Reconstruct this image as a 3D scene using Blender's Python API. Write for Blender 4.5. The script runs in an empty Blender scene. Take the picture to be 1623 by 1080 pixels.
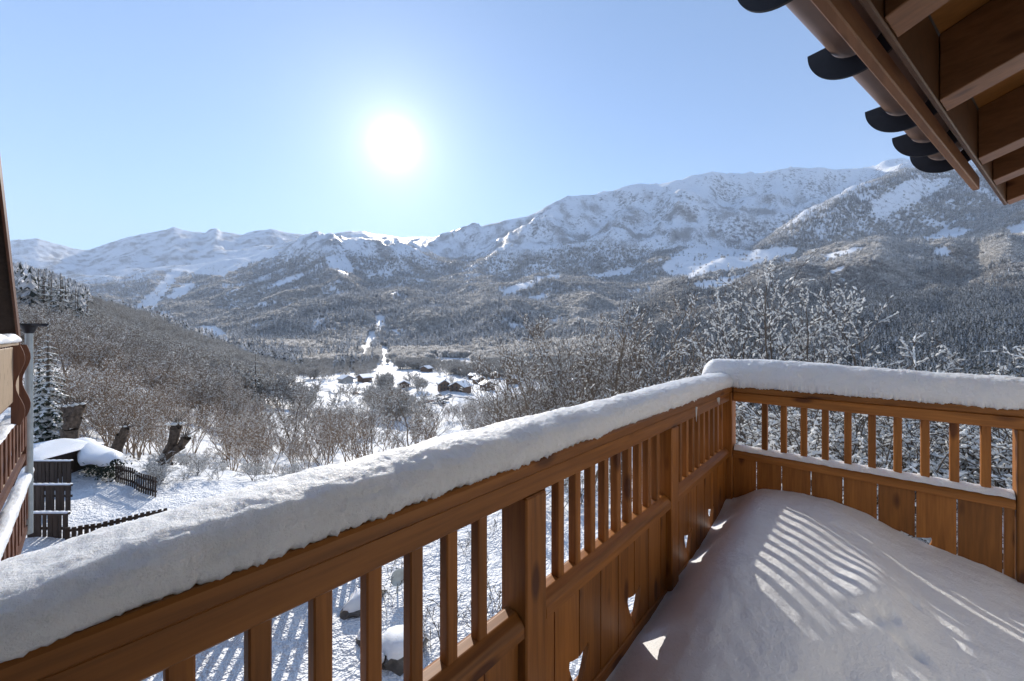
import bpy, bmesh, math, random
import numpy as np
from mathutils import Vector, Matrix

random.seed(7)
RNG = np.random.default_rng(11)
S = bpy.context.scene
C = S.collection

# ------------------------------------------------------------------ camera
# world: X runs along the long (left) railing, Y outward over it, Z up; balcony floor is z = 0
CAMZ = 1.42
FOC = 615.8                      # focal length in photo pixels (photo is 1623 wide)
FX, FY = 0.7395, 0.6731          # forward direction in plan
RX, RY = 0.6731, -0.7395         # right direction in plan
cam_data = bpy.data.cameras.new('camera')
cam = bpy.data.objects.new('camera', cam_data)
C.objects.link(cam)
cam.location = (0, 0, CAMZ)
cam.rotation_euler = (math.pi / 2, 0, -math.atan2(FX, FY))
cam_data.sensor_width = 36.0
cam_data.lens = FOC / 1623 * 36
cam_data.shift_y = -8 / 1623
cam_data.clip_start = 0.05
cam_data.clip_end = 60000
S.camera = cam

# ------------------------------------------------------------------ light
SUN_A, SUN_B = -0.303, 0.492     # tangent of the sun's bearing / height seen from the balcony
sun_h = (FX + RX * SUN_A, FY + RY * SUN_A)
sun_dir = Vector((sun_h[0], sun_h[1], SUN_B)).normalized()
sun_elev = math.asin(sun_dir.z)
sun_rot = math.atan2(sun_dir.x, sun_dir.y)

W = bpy.data.worlds.new("World")
S.world = W
W.use_nodes = True
wn, wl = W.node_tree.nodes, W.node_tree.links
wn.clear()
w_out = wn.new('ShaderNodeOutputWorld')
w_bg = wn.new('ShaderNodeBackground')
w_sky = wn.new('ShaderNodeTexSky')
w_sky.sky_type = 'NISHITA'
w_sky.sun_disc = False
w_sky.sun_elevation = sun_elev
w_sky.sun_rotation = sun_rot
w_sky.altitude = 1600
w_sky.air_density = 1.0
w_sky.dust_density = 0.3
w_sky.ozone_density = 1.6
w_bg.inputs['Strength'].default_value = 0.115
# the sun itself: a blown core with its aureole, fixed to the sun's direction
w_geo = wn.new('ShaderNodeNewGeometry')
w_dot = wn.new('ShaderNodeVectorMath'); w_dot.operation = 'DOT_PRODUCT'
w_dot.inputs[1].default_value = (-sun_dir.x, -sun_dir.y, -sun_dir.z)
wl.new(w_geo.outputs['Incoming'], w_dot.inputs[0])
w_ac = wn.new('ShaderNodeMath'); w_ac.operation = 'ARCCOSINE'; w_ac.use_clamp = False
wl.new(w_dot.outputs['Value'], w_ac.inputs[0])
def w_exp(scale, amp):
    m = wn.new('ShaderNodeMath'); m.operation = 'MULTIPLY'; m.inputs[1].default_value = -1.0 / scale
    wl.new(w_ac.outputs[0], m.inputs[0])
    e = wn.new('ShaderNodeMath'); e.operation = 'EXPONENT'
    wl.new(m.outputs[0], e.inputs[0])
    a = wn.new('ShaderNodeMath'); a.operation = 'MULTIPLY'; a.inputs[1].default_value = amp
    wl.new(e.outputs[0], a.inputs[0])
    return a
g1 = w_exp(math.radians(0.95), 26.0)
g2 = w_exp(math.radians(3.2), 5.0)
g3 = w_exp(math.radians(14.0), 0.9)
w_add = wn.new('ShaderNodeMath'); w_add.operation = 'ADD'
w_a0 = wn.new('ShaderNodeMath'); w_a0.operation = 'ADD'
wl.new(g2.outputs[0], w_a0.inputs[0]); wl.new(g3.outputs[0], w_a0.inputs[1])
wl.new(g1.outputs[0], w_add.inputs[0]); wl.new(w_a0.outputs[0], w_add.inputs[1])
w_tint = wn.new('ShaderNodeVectorMath'); w_tint.operation = 'SCALE'
w_tint.inputs[0].default_value = (1.0, 0.95, 0.88)
wl.new(w_add.outputs[0], w_tint.inputs['Scale'])
w_sum = wn.new('ShaderNodeVectorMath'); w_sum.operation = 'ADD'
w_col = wn.new('ShaderNodeMix'); w_col.data_type = 'RGBA'; w_col.blend_type = 'MULTIPLY'; w_col.inputs[0].default_value = 1.0
w_col.inputs[7].default_value = (0.79, 0.95, 1.05, 1)
wl.new(w_sky.outputs[0], w_col.inputs[6])
wl.new(w_col.outputs[2], w_sum.inputs[0]); wl.new(w_tint.outputs[0], w_sum.inputs[1])
wl.new(w_sum.outputs[0], w_bg.inputs['Color'])
wl.new(w_bg.outputs[0], w_out.inputs['Surface'])

sun_data = bpy.data.lights.new('sun', 'SUN')
sun_data.energy = 4.3
sun_data.angle = math.radians(0.5)
sun_data.color = (1.0, 0.93, 0.82)
sun = bpy.data.objects.new('sun', sun_data)
C.objects.link(sun)
sun.location = (0, 0, 30)
sun.rotation_euler = (-sun_dir).to_track_quat('-Z', 'Y').to_euler()

S.view_settings.view_transform = 'Standard'
S.view_settings.look = 'None'
S.view_settings.gamma = 1.0
S.view_settings.use_curve_mapping = False
S.view_settings.exposure = 0.80
S.cycles.use_denoising = True
S.cycles.max_bounces = 7
S.cycles.diffuse_bounces = 4
S.cycles.glossy_bounces = 2
S.cycles.transmission_bounces = 2
S.cycles.volume_bounces = 1
S.cycles.caustics_reflective = False
S.cycles.caustics_refractive = False

# ------------------------------------------------------------------ small helpers
def at(px, depth, z):
    """plan position seen in photo column px at a forward distance, at height z above the balcony floor"""
    a = (px - 811.5) / FOC
    return Vector((FX * depth + RX * a * depth, FY * depth + RY * a * depth, z))

def tag(o, label=None, cat=None, group=None, kind=None):
    if label: o['label'] = label
    if cat: o['category'] = cat
    if group: o['group'] = group
    if kind: o['kind'] = kind
    return o

def empty(name, loc=(0, 0, 0), rz=0.0):
    o = bpy.data.objects.new(name, None)
    o.empty_display_size = 0.2
    C.objects.link(o)
    o.location = loc
    o.rotation_euler = (0, 0, rz)
    return o

def obj(name, me, parent=None, loc=None):
    o = bpy.data.objects.new(name, me)
    C.objects.link(o)
    if parent is not None: o.parent = parent
    if loc is not None: o.location = loc
    return o

def mesh(name, v, f, mats, smooth=False, mi=None):
    me = bpy.data.meshes.new(name)
    v = np.asarray(v, dtype=np.float32).reshape(-1, 3)
    if isinstance(f, np.ndarray):
        n, k = f.shape
        me.vertices.add(len(v)); me.vertices.foreach_set('co', v.ravel())
        me.loops.add(n * k); me.loops.foreach_set('vertex_index', f.astype(np.int32).ravel())
        me.polygons.add(n)
        me.polygons.foreach_set('loop_start', np.arange(0, n * k, k, dtype=np.int32))
        if mi is not None: me.polygons.foreach_set('material_index', np.asarray(mi, dtype=np.int32))
        me.polygons.foreach_set('use_smooth', np.full(n, smooth, dtype=bool))
        me.update(calc_edges=True)
    else:
        me.from_pydata([tuple(p) for p in v], [], f)
        if smooth: me.polygons.foreach_set('use_smooth', np.full(len(f), True))
        if mi is not None: me.polygons.foreach_set('material_index', np.asarray(mi, dtype=np.int32))
        me.update()
    for m in (mats if isinstance(mats, (list, tuple)) else [mats]):
        me.materials.append(m)
    return me

def box_mesh(name, x0, x1, y0, y1, z0, z1, mat, bev=0.003):
    bm = bmesh.new()
    bmesh.ops.create_cube(bm, size=1.0)
    for v in bm.verts:
        v.co = Vector(((x0 + x1) / 2 + v.co.x * (x1 - x0), (y0 + y1) / 2 + v.co.y * (y1 - y0), (z0 + z1) / 2 + v.co.z * (z1 - z0)))
    if bev > 0:
        bmesh.ops.bevel(bm, geom=list(bm.edges), offset=bev, segments=1, affect='EDGES', profile=0.5)
    me = bpy.data.meshes.new(name)
    bm.to_mesh(me); bm.free()
    me.materials.append(mat)
    return me

def extrude_profile(name, prof, p0, p1, up=(0, 0, 1), mat=None, smooth=False):
    """sweep a closed 2-D profile (side, up) from p0 to p1 with end caps"""
    p0, p1 = Vector(p0), Vector(p1)
    d = (p1 - p0).normalized()
    upv = Vector(up); side = d.cross(upv).normalized(); upv = side.cross(d).normalized()
    n = len(prof)
    v = [p0 + side * a + upv * b for a, b in prof] + [p1 + side * a + upv * b for a, b in prof]
    f = [[i, (i + 1) % n, n + (i + 1) % n, n + i] for i in range(n)]
    f.append(list(range(n))[::-1]); f.append([n + i for i in range(n)])
    me = mesh(name, v, f, mat, smooth)
    bm = bmesh.new(); bm.from_mesh(me); bmesh.ops.recalc_face_normals(bm, faces=bm.faces); bm.to_mesh(me); bm.free()
    return me

def see_through(n, l, b, col, fac):
    """thin frost and small snow pads let some of the light through"""
    t = n.new('ShaderNodeBsdfTranslucent'); mx = n.new('ShaderNodeMixShader'); mx.inputs[0].default_value = fac
    if hasattr(col, 'links'): l.new(col, t.inputs['Color'])
    else: t.inputs['Color'].default_value = (*col, 1)
    l.new(b.outputs[0], mx.inputs[1]); l.new(t.outputs[0], mx.inputs[2])
    l.new(mx.outputs[0], n['Material Output'].inputs['Surface'])

# numpy gradient noise
_perm = RNG.permutation(256); _perm = np.concatenate([_perm, _perm, _perm])
_grad = RNG.normal(size=(256, 2)); _grad /= np.linalg.norm(_grad, axis=1)[:, None]
def noise2(x, y):
    x = np.asarray(x, float); y = np.asarray(y, float)
    xi = np.floor(x).astype(int); yi = np.floor(y).astype(int)
    xf = x - xi; yf = y - yi
    u = xf * xf * xf * (xf * (xf * 6 - 15) + 10); v = yf * yf * yf * (yf * (yf * 6 - 15) + 10)
    def g(ix, iy, dx, dy):
        h = _perm[(_perm[ix & 255] + iy) & 255]
        return _grad[h, 0] * dx + _grad[h, 1] * dy
    a = g(xi, yi, xf, yf); b = g(xi + 1, yi, xf - 1, yf)
    c = g(xi, yi + 1, xf, yf - 1); d = g(xi + 1, yi + 1, xf - 1, yf - 1)
    return (a + (b - a) * u + (c - a) * v + (a - b - c + d) * u * v) * 1.5
def fbm(x, y, octv=5, gain=0.5, lac=2.03):
    s = 0; amp = 1.0
    for k in range(octv):
        s = s + amp * noise2(x + 17.3 * k, y - 9.1 * k); amp *= gain; x = x * lac; y = y * lac
    return s
def ridged(x, y, octv=5, gain=0.5, lac=2.1):
    s = 0; amp = 1.0
    for k in range(octv):
        s = s + amp * (1 - 2 * np.abs(noise2(x + 31.7 * k, y + 5.3 * k))); amp *= gain; x = x * lac; y = y * lac
    return s

# ------------------------------------------------------------------ materials
def new_mat(name):
    m = bpy.data.materials.new(name); m.use_nodes = True
    n, l = m.node_tree.nodes, m.node_tree.links
    return m, n, l, n['Principled BSDF']

def wood(name, axis, c0, c1, knots=True, rough=0.5, gscale=1.0, spec=0.35):
    """stained softwood, grain along a world axis, each piece cut from another place"""
    m, n, l, b = new_mat(name)
    tc = n.new('ShaderNodeTexCoord'); oi = n.new('ShaderNodeObjectInfo')
    off = n.new('ShaderNodeVectorMath'); off.operation = 'SCALE'; off.inputs[0].default_value = (13.7, 7.9, 21.3)
    l.new(oi.outputs['Random'], off.inputs['Scale'])
    add = n.new('ShaderNodeVectorMath'); add.operation = 'ADD'
    l.new(tc.outputs['Object'], add.inputs[0]); l.new(off.outputs[0], add.inputs[1])
    mp = n.new('ShaderNodeMapping')
    sc = [14 * gscale] * 3; sc['XYZ'.index(axis)] = 0.8 * gscale
    mp.inputs['Scale'].default_value = sc
    l.new(add.outputs[0], mp.inputs['Vector'])
    wv = n.new('ShaderNodeTexNoise'); wv.inputs['Scale'].default_value = 1.0; wv.inputs['Detail'].default_value = 6; wv.inputs['Distortion'].default_value = 1.2
    l.new(mp.outputs[0], wv.inputs['Vector'])
    fine = n.new('ShaderNodeTexNoise'); fine.inputs['Scale'].default_value = 7.0; fine.inputs['Detail'].default_value = 4
    l.new(mp.outputs[0], fine.inputs['Vector'])
    mx = n.new('ShaderNodeMix'); mx.data_type = 'FLOAT'; mx.inputs[0].default_value = 0.4
    l.new(wv.outputs['Fac'], mx.inputs[2]); l.new(fine.outputs['Fac'], mx.inputs[3])
    ramp = n.new('ShaderNodeValToRGB')
    ramp.color_ramp.elements[0].position = 0.33; ramp.color_ramp.elements[0].color = (*c0, 1)
    ramp.color_ramp.elements[1].position = 0.66; ramp.color_ramp.elements[1].color = (*c1, 1)
    l.new(mx.outputs[0], ramp.inputs[0])
    col = ramp.outputs[0]
    if knots:
        mk = n.new('ShaderNodeMapping'); ks = [9.0] * 3; ks['XYZ'.index(axis)] = 3.2
        mk.inputs['Scale'].default_value = ks
        l.new(add.outputs[0], mk.inputs['Vector'])
        vo = n.new('ShaderNodeTexVoronoi'); vo.inputs['Scale'].default_value = 1.0
        l.new(mk.outputs[0], vo.inputs['Vector'])
        kr = n.new('ShaderNodeValToRGB')
        kr.color_ramp.elements[0].position = 0.12; kr.color_ramp.elements[0].color = (0.30, 0.22, 0.18, 1)
        kr.color_ramp.elements[1].position = 0.23; kr.color_ramp.elements[1].color = (1, 1, 1, 1)
        l.new(vo.outputs['Distance'], kr.inputs[0])
        mul = n.new('ShaderNodeMix'); mul.data_type = 'RGBA'; mul.blend_type = 'MULTIPLY'; mul.inputs[0].default_value = 0.9
        l.new(col, mul.inputs[6]); l.new(kr.outputs[0], mul.inputs[7])
        col = mul.outputs[2]
    hsv = n.new('ShaderNodeHueSaturation')
    mr = n.new('ShaderNodeMapRange'); mr.inputs['To Min'].default_value = 0.78; mr.inputs['To Max'].default_value = 1.18
    l.new(oi.outputs['Random'], mr.inputs[0]); l.new(mr.outputs[0], hsv.inputs['Value'])
    l.new(col, hsv.inputs['Color']); l.new(hsv.outputs[0], b.inputs['Base Color'])
    b.inputs['Roughness'].default_value = rough
    b.inputs['Specular IOR Level'].default_value = spec
    bp = n.new('ShaderNodeBump'); bp.inputs['Strength'].default_value = 0.25; bp.inputs['Distance'].default_value = 0.002
    l.new(mx.outputs[0], bp.inputs['Height']); l.new(bp.outputs[0], b.inputs['Normal'])
    return m

PINE0, PINE1 = (0.185, 0.066, 0.012), (0.39, 0.148, 0.029)
wood_x = wood('stained_pine_x', 'X', PINE0, PINE1)
wood_y = wood('stained_pine_y', 'Y', PINE0, PINE1)
wood_z = wood('stained_pine_z', 'Z', PINE0, PINE1)
eave_wood = wood('eave_pine', 'X', (0.15, 0.068, 0.030), (0.23, 0.11, 0.052))
eave_dark = wood('eave_board', 'Y', (0.060, 0.028, 0.012), (0.10, 0.045, 0.018))
dark_wood = wood('weathered_dark_wood', 'Z', (0.030, 0.020, 0.014), (0.065, 0.042, 0.030), knots=False, rough=0.7)
red_wood = wood('red_brown_wood', 'Z', (0.10, 0.035, 0.018), (0.17, 0.065, 0.030), knots=False)
pale_wood = wood('pale_wood', 'Z', (0.38, 0.27, 0.17), (0.52, 0.38, 0.25), knots=True)

def plain(name, col, rough=0.6, metal=0.0, spec=0.4, var=0.25, scale=8.0):
    m, n, l, b = new_mat(name)
    tc = n.new('ShaderNodeTexCoord')
    t = n.new('ShaderNodeTexNoise'); t.inputs['Scale'].default_value = scale; t.inputs['Detail'].default_value = 5
    l.new(tc.outputs['Object'], t.inputs['Vector'])
    r = n.new('ShaderNodeValToRGB')
    r.color_ramp.elements[0].position = 0.3; r.color_ramp.elements[0].color = (*[c * (1 - var) for c in col], 1)
    r.color_ramp.elements[1].position = 0.7; r.color_ramp.elements[1].color = (*[min(1, c * (1 + var)) for c in col], 1)
    l.new(t.outputs['Fac'], r.inputs[0]); l.new(r.outputs[0], b.inputs['Base Color'])
    b.inputs['Roughness'].default_value = rough; b.inputs['Metallic'].default_value = metal
    b.inputs['Specular IOR Level'].default_value = spec
    return m

def snow_mat(name, col=(0.86, 0.87, 0.89), bump=0.35, scale=60.0, dist=0.01, sss=0.0):
    m, n, l, b = new_mat(name)
    tc = n.new('ShaderNodeTexCoord')
    t = n.new('ShaderNodeTexNoise'); t.inputs['Scale'].default_value = scale; t.inputs['Detail'].default_value = 8; t.inputs['Roughness'].default_value = 0.65
    l.new(tc.outputs['Object'], t.inputs['Vector'])
    t2 = n.new('ShaderNodeTexNoise'); t2.inputs['Scale'].default_value = scale * 5.5; t2.inputs['Detail'].default_value = 3
    l.new(tc.outputs['Object'], t2.inputs['Vector'])
    b2 = n.new('ShaderNodeBump'); b2.inputs['Strength'].default_value = bump * 0.7; b2.inputs['Distance'].default_value = dist * 0.25
    l.new(t2.outputs['Fac'], b2.inputs['Height'])
    bp = n.new('ShaderNodeBump'); bp.inputs['Strength'].default_value = bump; bp.inputs['Distance'].default_value = dist
    l.new(t.outputs['Fac'], bp.inputs['Height']); l.new(b2.outputs[0], bp.inputs['Normal']); l.new(bp.outputs[0], b.inputs['Normal'])
    b.inputs['Base Color'].default_value = (*col, 1)
    b.inputs['Roughness'].default_value = 0.45
    b.inputs['Specular IOR Level'].default_value = 0.25
    if sss:
        b.inputs['Subsurface Weight'].default_value = sss
        b.inputs['Subsurface Radius'].default_value = (1.0, 0.9, 0.8)
        b.inputs['Subsurface Scale'].default_value = 0.05
    return m

snow_near = snow_mat('snow_near', bump=0.7, scale=55, dist=0.014, sss=0.6)
snow_deck = snow_mat('snow_deck', bump=0.6, scale=42, dist=0.016)
snow_plain = snow_mat('snow_plain', bump=0.3, scale=14, dist=0.03)
snow_lump = snow_mat('snow_lump', col=(0.90, 0.89, 0.86), bump=0.0)
see_through(snow_lump.node_tree.nodes, snow_lump.node_tree.links, snow_lump.node_tree.nodes['Principled BSDF'], (0.90, 0.89, 0.86), 0.4)
bark = plain('bark', (0.11, 0.085, 0.065), 0.85, scale=20)
bark_mid = plain('bark_mid', (0.19, 0.145, 0.105), 0.85, scale=20)
bark_brown = plain('bark_brown', (0.25, 0.175, 0.115), 0.85, scale=20)
bark_pale = plain('bark_pale', (0.30, 0.25, 0.195), 0.85, scale=20)
metal_gutter = plain('zinc_gutter', (0.20, 0.125, 0.095), 0.42, 0.25, 0.5, 0.15, 9)
iron_black = plain('black_iron', (0.012, 0.011, 0.016), 0.5, 0.0, 0.4, 0.2, 30)
pipe_metal = plain('grey_zinc_pipe', (0.46, 0.49, 0.47), 0.45, 0.25, 0.5, 0.12, 6)
stone = plain('dark_stone', (0.10, 0.09, 0.08), 0.85, var=0.5, scale=5)
glass_dark = plain('window_glass', (0.03, 0.04, 0.05), 0.08, 0, 0.6, 0.1)
plaster = plain('pale_plaster', (0.45, 0.42, 0.38), 0.8)

# ------------------------------------------------------------------ ground: one sheet out to the far mountains
XS = [-300, 0, 100, 200, 300, 400, 500, 600, 700, 800, 900, 1000, 1100, 1200, 1300, 1400, 1500, 1623, 1900]
def zy(d, pts):
    """heights above the eye at distance d from sight lines (column, row)"""
    return [(x, (532 - y) / FOC * d) for x, y in pts]
sky_pts = [(-300, 392), (0, 388), (20, 380), (60, 378), (90, 386), (115, 393), (135, 397), (150, 393), (200, 376), (240, 369), (262, 364), (275, 360), (290, 365), (310, 368),
           (325, 369), (334, 363), (343, 362), (352, 368), (385, 372), (405, 366), (430, 363), (460, 370), (500, 374), (520, 371), (550, 367), (575, 366), (590, 370), (640, 376), (690, 376),
           (705, 372), (720, 366), (760, 357), (790, 352), (800, 350), (830, 345), (850, 338), (875, 325), (900, 311), (920, 308), (945, 305), (965, 298), (985, 293),
           (1010, 288), (1040, 286), (1080, 286), (1095, 279), (1115, 273), (1130, 269), (1150, 271), (1200, 273), (1225, 268), (1240, 265), (1265, 262), (1290, 266), (1320, 266), (1350, 265),
           (1385, 262), (1400, 256), (1425, 250), (1450, 252), (1500, 258), (1623, 262), (1900, 270)]
def skyl(x): return np.interp(x, *zip(*sky_pts))
mid3000 = [(-300, 436), (0, 438), (100, 445), (200, 437), (280, 420), (350, 412), (430, 399), (500, 389), (600, 391), (700, 396), (800, 397), (850, 394), (900, 386), (1000, 372), (1100, 360), (1200, 345), (1300, 335), (1400, 310), (1500, 300), (1623, 290), (1900, 285)]
LINES = [
    (1.0, [(0, -5.0)]),
    (11.5, [(0, -5.0), (300, -5.0), (600, -5.05), (1623, -5.4)]),
    (15.5, [(0, -5.05), (250, -5.1), (400, -5.5), (600, -5.7), (1000, -6.2), (1623, -6.4)]),
    (24, [(0, -5.4), (100, -5.8), (200, -7.0), (400, -8.6), (600, -9), (1000, -9.5), (1623, -9.5)]),
    (45, [(0, -5), (200, -8.5), (400, -13), (600, -14), (800, -15), (1000, -16), (1623, -16)]),
    (100, [(-300, 2), (0, -2), (100, -5), (200, -10), (300, -16), (400, -21), (600, -25), (800, -28), (1000, -30), (1200, -32), (1623, -30)]),
    (220, [(-300, 22), (0, 16), (100, 7), (200, -6), (300, -16), (400, -27), (500, -35), (600, -39), (800, -42), (1000, -46), (1200, -50), (1400, -50), (1623, -45)]),
    (420, [(-300, 80)] + zy(420, [(0, 440), (60, 455), (100, 470), (150, 489), (200, 503), (240, 512), (300, 540), (350, 557), (400, 578), (480, 596), (550, 592), (800, 594), (1000, 596), (1200, 598), (1400, 592), (1623, 580), (1900, 570)])),
    (650, [(-300, 60), (0, 40), (100, 15), (200, -10), (300, -30), (400, -40), (500, -42), (600, -38), (700, -36), (800, -34), (1000, -30), (1200, -12), (1400, 14), (1623, 45), (1900, 80)]),
    (1000, [(-300, 0), (0, 0), (100, -10), (200, -15), (300, -20), (400, -15), (500, -14), (600, -10), (800, -8), (1000, 2), (1200, 60), (1400, 110), (1623, 160), (1900, 200)]),
    (1600, [(-300, 60), (0, 50), (100, 45), (200, 60), (300, 82), (400, 110), (500, 130), (600, 142), (800, 152), (1000, 182), (1200, 272), (1300, 352), (1400, 430), (1500, 500), (1623, 562), (1900, 600)]),
    (2100, zy(2100, [(-300, 470), (0, 470), (150, 482), (230, 488), (300, 470), (400, 456), (500, 450), (600, 452), (800, 447), (1000, 434), (1100, 415), (1180, 394), (1250, 356), (1300, 331), (1350, 305), (1400, 281), (1430, 266), (1500, 258), (1623, 250), (1900, 240)])),
    (2500, zy(2500, [(-300, 448), (0, 450), (150, 465), (230, 468), (300, 446), (400, 430), (500, 425), (600, 432), (700, 428), (800, 428), (900, 419), (1000, 412), (1100, 404), (1180, 402), (1250, 384), (1300, 368), (1400, 328), (1430, 318), (1500, 310), (1623, 300), (1900, 300)])),
    (3000, zy(3000, mid3000)),
    (3700, [(x, (532 - (skyl(x) if x >= 760 else (min(430, np.interp(x, *zip(*mid3000)) + 4) if x < 600 else np.interp(x, [600, 760], [394, skyl(760)])))) / FOC * 3700) for x in list(range(-300, 760, 20)) + [p[0] for p in sky_pts if p[0] >= 760]]),
    (4600, [(x, (532 - (skyl(x) + (26 if x < 760 else 18))) / FOC * 4600) for x in range(-300, 1901, 20)]),
    (5400, [(x, (532 - (skyl(x) + (0 if x < 760 else 30))) / FOC * 5400) for x in sorted(set([p[0] for p in sky_pts] + list(range(-300, 1900, 40))))]),
    (7000, [(x, (532 - (skyl(x) + 45)) / FOC * 7000) for x in range(-300, 1901, 100)]),
]
NA, ND = 760, 560
A_EDGE = 1.75
a_grid = np.linspace(-A_EDGE, A_EDGE, NA)
ld_grid = np.linspace(math.log(1.0), math.log(7000.0), ND)
d_grid = np.exp(ld_grid)
px_grid = 811.5 + FOC * a_grid
line_ld = np.log([l[0] for l in LINES])
Zc = np.array([np.interp(px_grid, [p[0] for p in l[1]], [p[1] for p in l[1]]) for l in LINES])    # lines x columns
AA, DD = np.meshgrid(a_grid, d_grid)                                                               # ND x NA
# vary the distance of each break of slope so that ridges do not run in rings
warp = 0.10 * fbm(AA * 3.1 + 4, np.log(DD) * 2.1, 3) * np.clip((np.log(DD) - 4.5) / 2, 0, 1) * np.clip((8.35 - np.log(DD)) / 0.25, 0, 1)
LDW = np.log(DD) + warp
ZZ = np.empty_like(DD)
for j in range(NA):
    ZZ[:, j] = np.interp(LDW[:, j], line_ld, Zc[:, j])
k = np.array([1, 4, 6, 4, 1.]) / 16
def smooth_rows(z):
    zp = np.pad(z, ((2, 2), (0, 0)), mode='edge')
    return sum(k[i] * zp[i:i + z.shape[0]] for i in range(5))
ZS = ZZ.copy()
for _ in range(3): ZS = smooth_rows(ZS)
keep = np.clip((np.log(DD) - 7.9) / 0.2, 0, 1)
ZZ = ZS * (1 - keep) + ZZ * keep
XX = (FX + RX * AA) * DD; YY = (FY + RY * AA) * DD
PXG = 811.5 + FOC * AA
ROW = 532 - FOC * ZZ / DD
# relief
hi = np.clip((430 - ROW) / 60, 0, 1) * np.clip((DD - 1800) / 900, 0, 1)       # open high ground
mid = np.clip((DD - 350) / 500, 0, 1) * (1 - hi)
up_dir = ridged(XX / 620.0, YY / 620.0, 5, 0.52)
gul = ridged(PXG / 26.0 + 0.6 * fbm(PXG / 60, np.log(DD) * 6, 2), np.log(DD) * 3.0, 3, 0.5)
fine = fbm(XX / 90.0, YY / 90.0, 4, 0.55)
edge_soft = np.where(np.abs(DD - np.where(PXG < 760, 5400, 3700)) < 500, 0.25, 1.0)
ZZ = ZZ + hi * edge_soft * (38 * (up_dir - 0.6) + 15 * gul + 10 * (ridged(XX / 170.0, YY / 170.0, 4, 0.55) - 0.5) + 7 * fine) + mid * (30 * fbm(XX / 330, YY / 330, 4, 0.5) * np.clip(DD / 1500, 0.15, 1) + 4 * fine)
near_m = np.clip((DD - 16) / 20, 0, 1) * np.clip((500 - DD) / 200, 0, 1)
ZZ = ZZ + near_m * 1.1 * fbm(XX / 14, YY / 14, 4, 0.5) * np.clip(DD / 90, 0.3, 1.6)
ZZ = ZZ + 0.10 * fbm(XX / 1.9, YY / 1.9, 4, 0.5) * np.clip((40 - DD) / 20, 0, 1)
def ground_c(a, d):
    """ground height relative to the eye"""
    ia = np.clip((np.asarray(a) + A_EDGE) / (2 * A_EDGE) * (NA - 1), 0, NA - 1.001)
    idd = np.clip((np.log(np.asarray(d)) - ld_grid[0]) / (ld_grid[-1] - ld_grid[0]) * (ND - 1), 0, ND - 1.001)
    i = ia.astype(int); j = idd.astype(int); fa = ia - i; fd = idd - j
    return (ZZ[j, i] * (1 - fa) + ZZ[j, i + 1] * fa) * (1 - fd) + (ZZ[j + 1, i] * (1 - fa) + ZZ[j + 1, i + 1] * fa) * fd
def ground_px(px, d):
    return float(ground_c((px - 811.5) / FOC, d)) + CAMZ
def ground_xy(x, y):
    dd = x * FX + y * FY; rr = x * RX + y * RY
    return float(ground_c(rr / max(dd, 1.0), max(dd, 1.0))) + CAMZ

# open places in the woods, measured as sight-line polygons (column, row)
CLEAR = [
    [(212, 492), (222, 478), (243, 462), (262, 440), (278, 424), (294, 424), (276, 448), (262, 466), (246, 490)],
    [(262, 474), (288, 450), (312, 450), (302, 464), (278, 476)],
    [(276, 428), (310, 413), (350, 406), (432, 395), (442, 404), (392, 420), (352, 440), (322, 436)],
    [(514, 408), (548, 402), (562, 432), (545, 438), (522, 426)],
    [(545, 425), (560, 418), (562, 434), (548, 437)],
    [(428, 452), (458, 438), (482, 434), (478, 444), (440, 457)],
    [(592, 608), (603, 550), (617, 550), (628, 585), (644, 608)],
    [(560, 575), (586, 526), (600, 526), (582, 572)],
    [(594, 500), (610, 500), (612, 520), (596, 522)],
    [(668, 628), (690, 600), (720, 596), (770, 604), (790, 616), (760, 640), (668, 640)],
    [(610, 600), (650, 590), (690, 596), (660, 612), (616, 612)],
    [(690, 566), (745, 570), (745, 582), (690, 580)],
    [(795, 466), (812, 452), (850, 444), (842, 458), (802, 470)],
    [(846, 440), (890, 434), (884, 442), (850, 446)],
    [(930, 438), (1000, 424), (1004, 436), (950, 441)],
    [(1046, 424), (1070, 404), (1110, 386), (1150, 392), (1182, 398), (1262, 392), (1258, 404), (1226, 412), (1180, 428), (1130, 432), (1098, 444), (1060, 436)],
    [(1090, 452), (1160, 438), (1200, 432), (1164, 452), (1120, 464)],
    [(1300, 404), (1348, 396), (1384, 390), (1346, 408), (1306, 412)],
    [(1376, 346), (1388, 320), (1440, 286), (1512, 284), (1486, 306), (1450, 322), (1402, 346)],
    [(1308, 436), (1336, 419), (1340, 428), (1318, 438)],
    [(1458, 378), (1520, 360), (1552, 366), (1510, 382), (1470, 386)],
    [(1590, 362), (1623, 356), (1640, 372), (1604, 376)],
    [(1500, 458), (1623, 446), (1623, 450), (1510, 462)],
    [(360, 600), (480, 598), (560, 620), (600, 660), (560, 680), (470, 650), (380, 625)],
    [(586, 706), (592, 676), (640, 676), (690, 700), (660, 730), (600, 730)],
    [(190, 545), (240, 552), (220, 572), (196, 566)],
    [(230, 500), (262, 494), (275, 505), (240, 512)],
    [(300, 520), (345, 516), (372, 548), (340, 545)],
]
HOUSES = [(703, 290), (730, 285), (751, 372), (760, 345), (786, 380), (548, 330), (578, 335), (365, 255), (905, 330), (676, 440), (640, 300), (772, 300), (812, 340)]
def in_poly(px, py, poly):
    inside = np.zeros(np.shape(px), bool)
    n = len(poly); j = n - 1
    for i in range(n):
        xi, yi = poly[i]; xj, yj = poly[j]
        c = ((yi > py) != (yj > py)) & (px < (xj - xi) * (py - yi) / (yj - yi + 1e-9) + xi)
        inside ^= c; j = i
    return inside
def open_ground(px, py, d):
    r = np.zeros(np.shape(px), bool)
    wob = 4.0 * noise2(px / 9.0, py / 5.0)
    for p in CLEAR:
        r |= in_poly(px + wob, py + wob * 0.4, p)
    return r

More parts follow.
